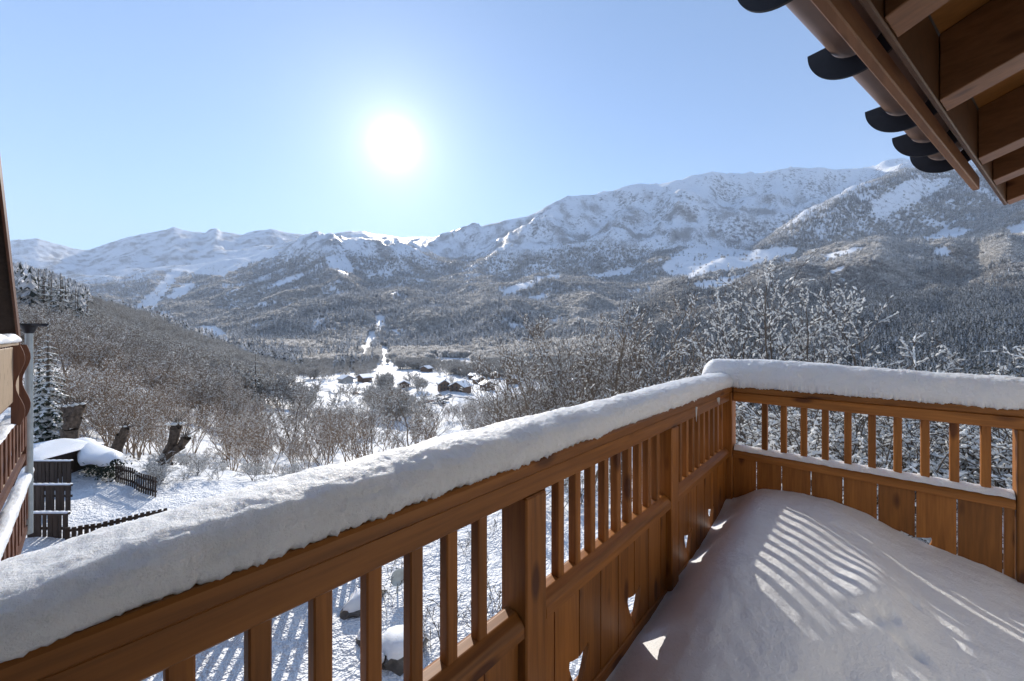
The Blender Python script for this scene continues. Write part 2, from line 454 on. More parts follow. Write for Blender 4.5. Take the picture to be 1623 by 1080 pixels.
ROWF = 532 - FOC * ZZ / DD
gz_d = np.gradient(ZZ, axis=0) / np.maximum(np.gradient(DD, axis=0), 1e-6)
gz_a = np.gradient(ZZ, axis=1) / np.maximum(np.abs(DD * np.gradient(AA, axis=1)), 1e-6)
steep = np.hypot(gz_d, gz_a)
rockn = fbm(XX / 70, YY / 70, 5, 0.6)
rock = np.clip(((steep - 0.80) * 0.8 + 0.30 * rockn) * np.where(DD > 4300, 0.6, 1.0), 0, 0.36) * np.clip((DD - 1500) / 600, 0, 1)
brush = np.clip(0.38 + 0.55 * fbm(XX / 160, YY / 160, 4, 0.55), 0, 1) * np.clip((DD - 1200) / 800, 0, 1) * np.clip((ROWF - 262) / 70, 0, 1)
brush[open_ground(PXG, ROWF, DD)] = 0
verts = np.stack([XX, YY, ZZ + CAMZ], -1).reshape(-1, 3)
idx = np.arange(ND * NA).reshape(ND, NA)
faces = np.stack([idx[:-1, :-1], idx[:-1, 1:], idx[1:, 1:], idx[1:, :-1]], -1).reshape(-1, 4)
# the rest of the circle, behind the house, continued from the two edges of the view
NB = 40
th0 = math.atan(A_EDGE)
ths = np.linspace(th0, 2 * math.pi - th0, NB)
sel = np.arange(0, ND, 1)
base = len(verts)
rad = d_grid / math.cos(th0)
t = np.linspace(0, 1, NB); t = t * t * (3 - 2 * t)
zb = ZZ[:, -1][:, None] * (1 - t) + ZZ[:, 0][:, None] * t
rise = np.sin(np.linspace(0, math.pi, NB))[None, :] * np.clip(rad - 14, 0, 500)[:, None] * 0.22
zb = zb + rise
bx = rad[:, None] * (FX * np.cos(ths) + RX * np.sin(ths)); by = rad[:, None] * (FY * np.cos(ths) + RY * np.sin(ths))
verts2 = np.stack([bx, by, zb + CAMZ], -1)
idb = base + np.arange(ND * NB).reshape(ND, NB)
faces2 = np.stack([idb[:-1, :-1], idb[:-1, 1:], idb[1:, 1:], idb[1:, :-1]], -1).reshape(-1, 4)
verts_all = np.concatenate([verts, verts2.reshape(-1, 3)])
faces_all = np.concatenate([faces, faces2])[:, ::-1]

m, n, l, b = new_mat('mountain_snow')
tc = n.new('ShaderNodeTexCoord')
at_r = n.new('ShaderNodeAttribute'); at_r.attribute_name = 'rock'
at_b = n.new('ShaderNodeAttribute'); at_b.attribute_name = 'brush'
nz = n.new('ShaderNodeTexNoise'); nz.inputs['Scale'].default_value = 0.032; nz.inputs['Detail'].default_value = 10; nz.inputs['Roughness'].default_value = 0.82
l.new(tc.outputs['Object'], nz.inputs['Vector'])
ad = n.new('ShaderNodeMath'); ad.operation = 'ADD'
def contrast(src):
    c_ = n.new('ShaderNodeMapRange'); c_.inputs['From Min'].default_value = 0.34; c_.inputs['From Max'].default_value = 0.66
    l.new(src, c_.inputs[0]); return c_.outputs[0]
l.new(at_r.outputs['Fac'], ad.inputs[0]); l.new(contrast(nz.outputs['Fac']), ad.inputs[1])
rr = n.new('ShaderNodeMapRange'); rr.inputs['From Min'].default_value = 0.78; rr.inputs['From Max'].default_value = 0.98
l.new(ad.outputs[0], rr.inputs[0])
ad2 = n.new('ShaderNodeMath'); ad2.operation = 'ADD'
nz2 = n.new('ShaderNodeTexNoise'); nz2.inputs['Scale'].default_value = 0.12; nz2.inputs['Detail'].default_value = 8; nz2.inputs['Roughness'].default_value = 0.85
l.new(tc.outputs['Object'], nz2.inputs['Vector'])
l.new(at_b.outputs['Fac'], ad2.inputs[0]); l.new(contrast(nz2.outputs['Fac']), ad2.inputs[1])
rb = n.new('ShaderNodeMapRange'); rb.inputs['From Min'].default_value = 0.88; rb.inputs['From Max'].default_value = 1.12; rb.inputs['To Max'].default_value = 0.85
l.new(ad2.outputs[0], rb.inputs[0])
mx1 = n.new('ShaderNodeMix'); mx1.data_type = 'RGBA'
mx1.inputs[6].default_value = (0.86, 0.87, 0.89, 1); mx1.inputs[7].default_value = (0.20, 0.175, 0.155, 1)
l.new(rb.outputs[0], mx1.inputs[0])
mx2 = n.new('ShaderNodeMix'); mx2.data_type = 'RGBA'
mx2.inputs[7].default_value = (0.17, 0.155, 0.15, 1)
l.new(mx1.outputs[2], mx2.inputs[6]); l.new(rr.outputs[0], mx2.inputs[0])
l.new(mx2.outputs[2], b.inputs['Base Color'])
b.inputs['Roughness'].default_value = 0.55; b.inputs['Specular IOR Level'].default_value = 0.2
nb = n.new('ShaderNodeTexNoise'); nb.inputs['Scale'].default_value = 2.2; nb.inputs['Detail'].default_value = 7
l.new(tc.outputs['Object'], nb.inputs['Vector'])
bp = n.new('ShaderNodeBump'); bp.inputs['Strength'].default_value = 0.12; bp.inputs['Distance'].default_value = 0.06
l.new(nb.outputs['Fac'], bp.inputs['Height'])
bp2 = n.new('ShaderNodeBump'); bp2.inputs['Strength'].default_value = 0.5; bp2.inputs['Distance'].default_value = 8.0
l.new(nz.outputs['Fac'], bp2.inputs['Height']); l.new(bp.outputs[0], bp2.inputs['Normal'])
l.new(bp2.outputs[0], b.inputs['Normal'])
mountain_snow = m
gm = mesh('ground', verts_all, faces_all, mountain_snow, True)
for nm, arr in (('rock', rock), ('brush', brush)):
    at_ = gm.attributes.new(nm, 'FLOAT', 'POINT')
    at_.data.foreach_set('value', np.concatenate([arr.ravel(), np.zeros(ND * NB)]).astype(np.float32))
tag(obj('ground', gm), kind='structure')

# ------------------------------------------------------------------ tree kit
def tubes(P0, P1, R0, R1, sides):
    P0 = np.asarray(P0, float); P1 = np.asarray(P1, float); n = len(P0)
    d = P1 - P0; d /= np.linalg.norm(d, axis=1)[:, None] + 1e-9
    ref = np.where(np.abs(d[:, 2:3]) > 0.9, np.array([[1., 0, 0]]), np.array([[0, 0, 1.]]))
    u = np.cross(d, ref); u /= np.linalg.norm(u, axis=1)[:, None] + 1e-9
    w = np.cross(d, u)
    ang = np.arange(sides) * 2 * math.pi / sides
    ring = u[:, None, :] * np.cos(ang)[None, :, None] + w[:, None, :] * np.sin(ang)[None, :, None]
    A = P0[:, None, :] + ring * np.asarray(R0)[:, None, None]
    B = P1[:, None, :] + ring * np.asarray(R1)[:, None, None]
    v = np.concatenate([A, B], 1).reshape(-1, 3)
    b0 = (np.arange(n) * 2 * sides)[:, None]
    i = np.arange(sides)[None, :]; j = (i + 1) % sides
    f = np.stack([b0 + i, b0 + j, b0 + sides + j, b0 + sides + i], -1).reshape(-1, 4)
    return v, f

_oct = np.array([[1, 0, 0], [0, 1, 0], [-1, 0, 0], [0, -1, 0], [0, 0, 1], [0, 0, -1]], float)
_octf = np.array([[0, 1, 4], [1, 2, 4], [2, 3, 4], [3, 0, 4], [1, 0, 5], [2, 1, 5], [3, 2, 5], [0, 3, 5]])
def lumps(P, D, L, R, H):
    """snow pads: flattened pieces lying along direction D on top of point P"""
    n = len(P)
    d = D / (np.linalg.norm(D, axis=1)[:, None] + 1e-9)
    s = np.cross(d, np.array([[0, 0, 1.]])); s /= np.linalg.norm(s, axis=1)[:, None] + 1e-6
    up = np.cross(s, d)
    v = (P[:, None, :] + d[:, None, :] * _oct[None, :, 0:1] * L[:, None, None] + s[:, None, :] * _oct[None, :, 1:2] * R[:, None, None]
         + up[:, None, :] * _oct[None, :, 2:3] * H[:, None, None])
    f = _octf[None] + (np.arange(n) * 6)[:, None, None]
    return v.reshape(-1, 3), f.reshape(-1, 3)

def grow_tree(seed, height, stems=1, limbs=12, sub=6, twigs=5, spread=0.5, tropism=0.25, lean=0.05, first=0.18, taper=0.012, jitter=0.22, droop=0.0):
    """a bare broadleaf: returns lists of segments (p0, p1, r0, r1, level)"""
    rg = random.Random(seed)
    seg = []
    def rnd(): return Vector((rg.gauss(0, 1), rg.gauss(0, 1), rg.gauss(0, 1)))
    def shoot(p, d, length, r, level, nseg):
        pts = [(p.copy(), d.copy(), r)]
        for i in range(nseg):
            d = (d + rnd() * jitter * 0.45 + Vector((0, 0, tropism * (0.35 if level else 0.15))) - Vector((0, 0, droop * (level > 1) * (i + 1) / nseg))).normalized()
            q = p + d * (length / nseg)
            r1 = r * (1 - 0.8 * (i + 1) / nseg) if level else r * (1 - 0.85 * (i + 1) / nseg)
            r0 = pts[-1][2]
            seg.append((p.copy(), q.copy(), r0, max(r1, 0.004), level))
            pts.append((q.copy(), d.copy(), max(r1, 0.004)))
            p = q
        return pts
    def branch_from(pts, t):
        x = t * (len(pts) - 1); i = min(int(x), len(pts) - 2); f = x - i
        return pts[i][0].lerp(pts[i + 1][0], f), pts[i + 1][1], pts[i][2] * (1 - f) + pts[i + 1][2] * f
    for s in range(stems):
        base = Vector((rg.gauss(0, 0.12) * (stems > 1), rg.gauss(0, 0.12) * (stems > 1), 0))
        d0 = (Vector((rg.gauss(0, lean), rg.gauss(0, lean), 1)) + Vector((rg.gauss(0, 0.25), rg.gauss(0, 0.25), 0)) * (stems > 1)).normalized()
        h = height * rg.uniform(0.75, 1.0) if stems > 1 else height
        trunk = shoot(base, d0, h, height * taper, 0, 9)
        nl = max(3, int(limbs / (1 + 0.5 * (stems - 1))))
        for k in range(nl):
            t = first + (1 - first) * ((k + rg.random()) / nl) * 0.97
            p, d, r = branch_from(trunk, t)
            az = k * 2.4 + rg.uniform(-0.6, 0.6)
            out = Vector((math.cos(az), math.sin(az), 0))
            dd = (out * spread * rg.uniform(0.8, 1.3) + Vector((0, 0, 1)) * rg.uniform(0.35, 0.8)).normalized()
            ll = h * (0.46 * (1 - t) + 0.10) * rg.uniform(0.75, 1.2)
            limb = shoot(p, dd, ll, r * 0.62, 1, 6)
            for j in range(sub):
                tt = 0.2 + 0.8 * (j + rg.random()) / sub
                p2, d2, r2 = branch_from(limb, min(tt, 0.98))
                side = rnd(); side = (side - d2 * side.dot(d2)).normalized()
                br = shoot(p2, (d2 * 0.75 + side * 0.75 + Vector((0, 0, 0.15))).normalized(), ll * rg.uniform(0.28, 0.5), max(r2 * 0.6, 0.008), 2, 4)
                for q in range(twigs):
                    t3 = 0.15 + 0.85 * (q + rg.random()) / twigs
                    p3, d3, r3 = branch_from(br, min(t3, 0.98))
                    side = rnd(); side = (side - d3 * side.dot(d3)).normalized()
                    shoot(p3, (d3 * 0.7 + side * 0.7 + Vector((0, 0, 0.12))).normalized(), ll * rg.uniform(0.10, 0.22), 0.007, 3, 2)
    return seg

def tree_meshes(name, seg, seed, bark_m, lump_len=0.07, lump_r=0.022, per=1.0, min_r=0.006, snow_on=True):
    rg = np.random.default_rng(seed)
    P0 = np.array([s[0] for s in seg]); P1 = np.array([s[1] for s in seg])
    R0 = np.array([s[2] for s in seg]); R1 = np.array([s[3] for s in seg]); LV = np.array([s[4] for s in seg])
    R0 = np.maximum(R0, min_r); R1 = np.maximum(R1, min_r * 0.8)
    tr = LV == 0
    v, f = tubes(P0[tr], P1[tr], R0[tr], R1[tr], 7)
    trunk = mesh(name + '_trunk', v, f, bark_m, True)
    br = ~tr
    big = br & (LV == 1); small = br & (LV > 1)
    v1, f1 = tubes(P0[big], P1[big], R0[big], R1[big], 5)
    v2, f2 = tubes(P0[small], P1[small], R0[small], R1[small], 3)
    crown = mesh(name + '_crown', np.concatenate([v1, v2]), np.concatenate([f1, f2 + len(v1)]), bark_m, False)
    sm = None
    if snow_on:
        D = P1 - P0; Ls = np.linalg.norm(D, axis=1)
        flat = 1 - np.abs(D[:, 2]) / (Ls + 1e-9)
        w = br & (rg.random(len(seg)) < np.clip(per * (0.35 + flat), 0, 1))
        ids = np.where(w)[0]
        ids = np.concatenate([ids, ids[rg.random(len(ids)) < per * 0.5]])
        tpos = rg.random(len(ids))[:, None]
        P = P0[ids] * (1 - tpos) + P1[ids] * tpos
        Rr = R0[ids]
        L = np.minimum(Ls[ids] * 0.6, lump_len * rg.uniform(0.6, 1.7, len(ids)))
        R = lump_r * rg.uniform(0.6, 1.4, len(ids)) + Rr * 0.6
        H = R * rg.uniform(0.7, 1.1, len(ids))
        P[:, 2] += Rr + H * 0.55
        sv, sf = lumps(P, D[ids], L, R, H)
        sm = mesh(name + '_snow', sv, sf, snow_lump, False)
    return trunk, crown, sm

def spruce_meshes(name, seed, height, radius, tiers=16, per=9, snow_frac=0.7, droop=0.35):
    """a snow-laden spruce: whorls of drooping boughs made of needle sprays, snow pads lying on them"""
    rg = np.random.default_rng(seed)
    v, f = tubes(np.array([[0, 0, 0], [0, 0, height * 0.5]]), np.array([[0, 0, height * 0.5], [0, 0, height]]), np.array([radius * 0.09, radius * 0.055]), np.array([radius * 0.055, 0.01]), 6)
    trunk = mesh(name + '_trunk', v, f, bark, True)
    V = []; F = []; SP = []; SD = []; SL = []; SR = []
    for t in range(tiers):
        z = height * (0.06 + 0.92 * t / (tiers - 1)); rr = radius * (1 - t / (tiers - 0.4)) ** 0.85
        n = max(4, int(per * (0.5 + 0.5 * (1 - t / tiers))))
        for kx in range(n):
            az = (kx + rg.random() * 0.8) * 2 * math.pi / n + t * 1.3
            L = rr * rg.uniform(0.7, 1.12)
            o = np.array([math.cos(az), math.sin(az), 0]); sd = np.array([-math.sin(az), math.cos(az), 0])
            steps = 4
            prev = np.array([0, 0, z]) + o * 0.02
            for s in range(1, steps + 1):
                q = s / steps
                cur = np.array([0, 0, z]) + o * L * q + np.array([0, 0, -droop * L * q ** 1.5 + 0.10 * L * q])
                wdt = L * (0.30 * (1 - q * 0.75) + 0.03)
                for side in (-1, 1):
                    for e in range(2):
                        tip = cur + sd * side * wdt * rg.uniform(0.6, 1.2) + o * L * 0.10 * rg.uniform(0, 1) - np.array([0, 0, rg.uniform(0.05, 0.22) * L])
                        b0 = len(V); V += [prev, prev * 0.5 + cur * 0.5 + np.array([0, 0, 0.01 * L]), tip, cur - np.array([0, 0, 0.03 * L])]
                        F += [[b0, b0 + 1, b0 + 2, b0 + 3]]
                if rg.random() < snow_frac and q > 0.2:
                    SP.append(cur * 0.75 + prev * 0.25 + np.array([0, 0, 0.04 * L])); SD.append(o + np.array([0, 0, -droop * q])); SL.append(L * 0.17 * rg.uniform(0.7, 1.2)); SR.append(wdt * rg.uniform(0.45, 0.9) + 0.01)
                prev = cur
    crown = mesh(name + '_crown', np.array(V), np.array(F), needle, False)
    SR = np.array(SR)
    sv, sf = lumps(np.array(SP), np.array(SD), np.array(SL), SR, SR * 0.45)
    sn = mesh(name + '_snow', sv, sf, snow_lump, False)
    return trunk, crown, sn

needle = plain('spruce_needles', (0.030, 0.045, 0.028), 0.8, var=0.45, scale=3)

def fuzz_mat(name, c_low, c_high, amount):
    """distant frosted trees: bark colour with frost lying on what faces up and in clumps"""
    m, n, l, b = new_mat(name)
    ge = n.new('ShaderNodeNewGeometry'); sx = n.new('ShaderNodeSeparateXYZ'); oi = n.new('ShaderNodeObjectInfo')
    l.new(ge.outputs['Random Per Island'], (mr := n.new('ShaderNodeMapRange')).inputs[0])
    mr.inputs['From Min'].default_value = 1 - amount - 0.12; mr.inputs['From Max'].default_value = 1 - amount + 0.12
    mx = n.new('ShaderNodeMix'); mx.data_type = 'RGBA'
    mx.inputs[6].default_value = (*c_low, 1); mx.inputs[7].default_value = (*c_high, 1)
    l.new(mr.outputs[0], mx.inputs[0])
    hs = n.new('ShaderNodeHueSaturation'); v2 = n.new('ShaderNodeMapRange'); v2.inputs['To Min'].default_value = 0.65; v2.inputs['To Max'].default_value = 1.3
    l.new(oi.outputs['Random'], v2.inputs[0]); l.new(v2.outputs[0], hs.inputs['Value']); l.new(mx.outputs[2], hs.inputs['Color'])
    l.new(hs.outputs[0], b.inputs['Base Color'])
    b.inputs['Roughness'].default_value = 0.9; b.inputs['Specular IOR Level'].default_value = 0.1
    see_through(n, l, b, hs.outputs[0], 0.5)
    return m
far_needle = fuzz_mat('frosted_needles', (0.040, 0.050, 0.040), (0.74, 0.74, 0.75), 0.68)
far_twig = fuzz_mat('frosted_twigs', (0.25, 0.21, 0.17), (0.78, 0.76, 0.73), 0.70)

def far_conifer(name, seed, tiers=8, per=7, mat=None):
    rg = np.random.default_rng(seed); V = []; F = []
    for t in range(tiers):
        z = 0.08 + 0.86 * t / (tiers - 1); rr = 0.20 * (1 - t / (tiers - 0.2)) + 0.012
        for kx in range(per):
            az = (kx + rg.random()) * 2 * math.pi / per
            o = np.array([math.cos(az), math.sin(az), 0]); sd = np.array([-math.sin(az), math.cos(az), 0])
            L = rr * rg.uniform(0.75, 1.25)
            b0 = len(V)
            V += [np.array([0, 0, z + 0.07]), o * L * 0.55 + sd * L * 0.42 + np.array([0, 0, z]), o * L + np.array([0, 0, z - 0.05]), o * L * 0.55 - sd * L * 0.42 + np.array([0, 0, z])]
            F.append([b0, b0 + 1, b0 + 2, b0 + 3])
    v, f = tubes(np.array([[0, 0, 0.]]), np.array([[0, 0, 1.0]]), np.array([0.018]), np.array([0.004]), 4)
    F2 = np.concatenate([np.array(F), f + len(V)]); V2 = np.concatenate([np.array(V), v])
    return mesh(name, V2, F2, mat or far_needle)

def far_broadleaf(name, seed, n=210, w=0.34, tw=0.016, mat=None):
    """a small bare crown: a sheaf of thin upward twigs through its whole volume"""
    rg = np.random.default_rng(seed)
    u = rg.normal(size=(n, 3)); u /= np.linalg.norm(u, axis=1)[:, None]
    r = rg.random(n) ** 0.4
    lob = 1 + 0.25 * np.sin(u[:, 0] * 5 + seed) * np.cos(u[:, 1] * 4 + seed)
    P1 = np.stack([u[:, 0] * w * r * lob, u[:, 1] * w * r * lob, 0.60 + u[:, 2] * 0.40 * r], 1)
    root = np.stack([P1[:, 0] * 0.5, P1[:, 1] * 0.5, P1[:, 2] - 0.22 - 0.1 * rg.random(n)], 1)
    s = np.cross(P1 - root, rg.normal(size=(n, 3))); s /= np.linalg.norm(s, axis=1)[:, None]
    wd = tw + tw * rg.random(n)
    V = np.stack([root, P1 + s * wd[:, None], P1 - s * wd[:, None]], 1).reshape(-1, 3)
    F = [[3 * i, 3 * i + 1, 3 * i + 2] for i in range(n)]
    v, f = tubes(np.array([[0, 0, 0.]]), np.array([[0, 0, 0.75]]), np.array([0.022]), np.array([0.008]), 4)
    off = len(V)
    V = np.concatenate([V, v])
    F += [[int(a) + off for a in q] for q in f]
    return mesh(name, V, F, mat or far_twig)

CON = [far_conifer('conifer_%d' % i, 40 + i, 8 + i % 2, 7) for i in range(3)]
MIDB = [far_broadleaf('mid_broadleaf_%d' % i, 80 + i, 1300, 0.30 + 0.04 * i, 0.0045) for i in range(4)]
far_twig_shade = fuzz_mat('shaded_twigs', (0.115, 0.095, 0.080), (0.66, 0.65, 0.64), 0.46)  # shade of the right bank put into darker, less frosted twig colours
DIM = []
BRO = [far_broadleaf('broadleaf_%d' % i, 60 + i, 210, 0.32 + 0.05 * i) for i in range(4)]

far_needle_shade = fuzz_mat('shaded_needles', (0.040, 0.050, 0.045), (0.56, 0.58, 0.61), 0.42)  # needles darkened and less frosted to stand for the right bank's shade
CDIM = [far_conifer('bank_conifer_%d' % i, 140 + i, 8, 7, far_needle_shade) for i in range(3)]
DIM = [far_broadleaf('shaded_broadleaf_%d' % i, 90 + i, 420, 0.32 + 0.05 * i, 0.010, far_twig_shade) for i in range(4)]
# ------------------------------------------------------------------ the far woods: one mass nobody could count
NT = 700000
rg = np.random.default_rng(5)
tpx = rg.uniform(-230, 1850, NT); tld = rg.uniform(math.log(130), math.log(3300), NT)
# spacing in metres should not depend on distance: thin the near end
td = np.exp(tld)
ta = (tpx - 811.5) / FOC
tz = ground_c(ta, td)
trow = 532 - FOC * tz / td
twx = (FX + RX * ta) * td; twy = (FY + RY * ta) * td
dens = np.ones(NT)
dens *= np.clip(td / 1200, 0, 1) ** 1.5                                  # near trees stand farther apart on the picture
n1 = fbm(twx / 130, twy / 130, 3); n2 = fbm(twx / 40, twy / 40, 2)
dens *= np.interp(td, [400, 1300], [0.47, 1.0])
dens *= np.clip(0.9 + 0.9 * n1 + 0.4 * n2, 0.05, 1)
opn = open_ground(tpx, trow, td)
dens[opn] *= 0.02
# tree line
line = np.interp(tpx, [-300, 100, 200, 300, 420, 520, 640, 760, 850, 900, 960, 1040, 1120, 1180, 1250, 1300, 1400, 1430, 1500, 1623],
                 [446, 452, 440, 432, 405, 400, 402, 402, 400, 386, 384, 392, 394, 392, 354, 328, 280, 264, 262, 262])
dens *= np.clip((trow - line) / 10 + 0.5, 0.0, 1)
high = np.clip((line + 6 - trow) / 30, 0, 1) * (trow > line - 85) * np.clip((trow - line + 85) / 50, 0, 1) * (tpx > 620) * (tpx < 1300)
dens = np.maximum(dens, 0.22 * high * np.clip(0.3 + 1.6 * n1, 0, 1))
# valley floor: meadows with clumps
floor_ = (td > 200) & (td < 780) & (tpx > 340) & (tpx < 1100)
dens[floor_] *= np.clip(1.3 * n1[floor_] + 1.5 * fbm(twx[floor_] / 26, twy[floor_] / 26, 3) + 0.12, 0.06, 1) * 4.0
dens[(trow > 620) & (tpx > 560) & (tpx < 800) & (td < 260) & ~opn] *= 1.8
dens[(td < 200)] *= 0.5
left_hill = (tpx < 500) & (td < 520)
dens[left_hill & ~opn] *= 5.0
right_mid = (tpx > 1020) & (td < 1100)
dens[right_mid & ~opn] *= 2.5
keep_t = rg.random(NT) < dens
tpx, td, ta, trow, twx, twy, n1, n2, tz = [q[keep_t] for q in (tpx, td, ta, trow, twx, twy, n1, n2, tz)]
cut = (tpx > 560) & (tpx < 800) & (td < 275) & (532 - FOC * (tz + 10) / td < np.interp(tpx, [560, 640, 700, 800], [612, 618, 640, 640]))
for hx_, hd_ in HOUSES:
    cut |= (np.abs(tpx - hx_) < 20) & (td < hd_ + 8) & (td > hd_ - 75) & (532 - FOC * (tz + 9) / td < 532 - FOC * (ground_c((hx_ - 811.5) / FOC, hd_) - 1) / hd_)
q_ = ~cut
dens_i = np.where(keep_t)[0][q_]
keep_t = np.zeros(NT, bool); keep_t[dens_i] = True
tpx, td, ta, trow, twx, twy, n1, n2, tz = [z_[q_] for z_ in (tpx, td, ta, trow, twx, twy, n1, n2, tz)]
con_p = 0.35 + 0.55 * fbm(twx / 220 + 7, twy / 220, 3)
con_p += np.where((tpx > 1150) & (trow < 400) & (trow < line[keep_t] + 60), 0.5, 0) + np.where((tpx < 130) & (td < 600), 0.35, 0) + np.where((tpx < 250) & (trow < 480), 0.3, 0)
con_p += np.where((tpx > 480) & (tpx < 900) & (td > 900) & (td < 2200), 0.12, 0) - np.where(td < 420, 0.22, 0) - np.where((td < 800) & (tpx > 480) & (tpx < 1000), 0.35, 0) - np.where((tpx > 1250) & (trow > 390) & (td > 1000), 0.3, 0) + np.where((tpx > 1020) & (td < 1000) & (trow > 470), 0.4, 0) - np.where((tpx > 140) & (tpx < 520) & (td < 560), 0.45, 0)
is_con = rg.random(len(td)) < con_p
kind_t = np.where(is_con, rg.integers(0, 3, len(td)), 3 + rg.integers(0, 4, len(td))).astype(np.int32)
kind_t = np.where(~is_con & (td < 650), kind_t + 4, kind_t).astype(np.int32)
kind_t = np.where(is_con & (tpx > 1000) & (td < 1400) & (trow > 425 + 45 * n1), 15 + kind_t % 3, kind_t).astype(np.int32)
kind_t = np.where(~is_con & (tpx > 1000) & (td < 1500) & (trow > 425 + 45 * n1) & (rg.random(len(td)) < 0.75), 11 + rg.integers(0, 4, len(td)), kind_t).astype(np.int32)
hgt = np.where(is_con, rg.uniform(11, 23, len(td)), rg.uniform(8, 14, len(td)))
hgt *= np.where(trow < line[keep_t] + 8, 0.7, 1.0)
wid = np.where(is_con, rg.uniform(0.95, 1.3, len(td)), rg.uniform(0.9, 1.4, len(td)))
print('far trees', len(td))
# some of them stand large enough in the picture to be picked apart; those are things of their own
size_px = hgt / td * FOC
def hidden_by_hill(a, d, z):
    o = np.zeros(len(a), bool)
    for q in np.linspace(0.25, 0.97, 26):
        o |= ground_c(a, np.maximum(d * q, 20)) / np.maximum(d * q, 20) > (z / d)
    return o
vis = ~hidden_by_hill(ta, td, tz + hgt * 0.6) & (tpx > 60) & (tpx < 1640) & (trow < 900) & (trow - size_px < 700)
score = np.where(vis, size_px, 0)
single_ids = np.argsort(-score)[:150]
single = np.zeros(len(td), bool); single[single_ids] = True
forest_pts = np.stack([twx, twy, tz + CAMZ - 0.3], 1)

near_b = (~is_con) & (td < 520) & ~single
fp = ~single & ~near_b
me = bpy.data.meshes.new('far_forest')
me.vertices.add(int(fp.sum())); me.vertices.foreach_set('co', forest_pts[fp].astype(np.float32).ravel())
for nm, arr, ty in (('kind', kind_t[fp], 'INT'), ('turn', rg.uniform(0, 6.28, fp.sum()).astype(np.float32), 'FLOAT')):
    q = me.attributes.new(nm, ty, 'POINT'); q.data.foreach_set('value', arr)
q = me.attributes.new('size', 'FLOAT_VECTOR', 'POINT')
q.data.foreach_set('vector', np.stack([hgt[fp] * wid[fp], hgt[fp] * wid[fp], hgt[fp]], 1).astype(np.float32).ravel())
me.update()
forest = obj('forest', me)
tag(forest, kind='stuff', label='frosted mixed forest covering the valley sides')
kit = bpy.data.collections.new('forest_kit')
for i, mm in enumerate(CON + BRO + MIDB + DIM + CDIM):
    kit.objects.link(bpy.data.objects.new('%02d_forest_tree' % i, mm))
ng = bpy.data.node_groups.new('forest', 'GeometryNodeTree')
ng.interface.new_socket('Geometry', in_out='INPUT', socket_type='NodeSocketGeometry')
ng.interface.new_socket('Geometry', in_out='OUTPUT', socket_type='NodeSocketGeometry')
gi = ng.nodes.new('NodeGroupInput'); go = ng.nodes.new('NodeGroupOutput')
m2p = ng.nodes.new('GeometryNodeMeshToPoints'); iop = ng.nodes.new('GeometryNodeInstanceOnPoints')
ci = ng.nodes.new('GeometryNodeCollectionInfo'); ci.inputs['Collection'].default_value = kit
ci.inputs['Separate Children'].default_value = True; ci.inputs['Reset Children'].default_value = True
iop.inputs['Pick Instance'].default_value = True
def named(nm, ty):
    a = ng.nodes.new('GeometryNodeInputNamedAttribute'); a.data_type = ty; a.inputs['Name'].default_value = nm; return a
a1 = named('kind', 'INT'); a2 = named('turn', 'FLOAT'); a3 = named('size', 'FLOAT_VECTOR')
cx = ng.nodes.new('ShaderNodeCombineXYZ')
ng.links.new(a2.outputs['Attribute'], cx.inputs['Z'])
ng.links.new(gi.outputs[0], m2p.inputs['Mesh']); ng.links.new(m2p.outputs[0], iop.inputs['Points'])
ng.links.new(ci.outputs[0], iop.inputs['Instance']); ng.links.new(a1.outputs['Attribute'], iop.inputs['Instance Index'])
ng.links.new(cx.outputs[0], iop.inputs['Rotation']); ng.links.new(a3.outputs['Attribute'], iop.inputs['Scale'])
ng.links.new(iop.outputs[0], go.inputs[0])
md = forest.modifiers.new('trees', 'NODES'); md.node_group = ng

# ------------------------------------------------------------------ our chalet: wall, floor and the roof eave over the balcony
E1 = Vector((0.970, -0.243, 0)).normalized()          # along the eave
N1 = Vector((0.243, 0.970, 0)).normalized()           # outward from the house
ZE = CAMZ + 0.88                                      # underside of the fascia
def eave(u, o, z):                                    # u metres along, o metres outward of the camera, z height
    return E1 * u + N1 * o + Vector((0, 0, z))

bounce_white = plain('bounce_white', (0.74, 0.71, 0.67), 0.9, var=0.06, scale=6)  # unseen wall made white to bounce sunlight onto deck and rails
house = empty('chalet_wall', eave(0, -1.0, -5))
tag(house, 'unseen chalet wall behind the balcony, made white to bounce light onto it', 'house wall')
def oriented_box(name, u0, u1, o0, o1, z0, z1, mat, parent=None, bev=0.004):
    me = box_mesh(name, u0, u1, o0, o1, z0, z1, mat, bev)
    M = Matrix(((E1.x, N1.x, 0, 0), (E1.y, N1.y, 0, 0), (0, 0, 1, 0), (0, 0, 0, 1)))
    me.transform(M)
    o = obj(name, me)
    if parent is not None:
        o.parent = parent; o.matrix_parent_inverse = Matrix.Translation(-parent.location)
    return o
oriented_box('bounce_wall', 0.6, 7, -1.2, -0.85, -3.6, 3.0, bounce_white, house)
oriented_box('added_dark_bay', -6, 0.598, -1.2, -0.88, -3.6, 3.0, glass_dark, house)  # unseen dark bay added so the near railing gets less bounced light

roof = empty('roof_eave', eave(1.3, 0.2, ZE))
tag(roof, 'overhanging wooden roof eave with exposed rafters above the balcony', 'roof')
def rp(o):
    o.parent = roof; o.matrix_parent_inverse = Matrix.Translation(-roof.location); return o
def u_of(px, py, z):
    a = (px - 811.5) / FOC; b_ = (532 - py) / FOC; t_ = (z - CAMZ) / b_
    p = Vector(((FX + RX * a) * t_, (FY + RY * a) * t_, 0))
    return p.dot(E1), p.dot(N1)
u_end, _ = u_of(1544, 302.5, ZE)
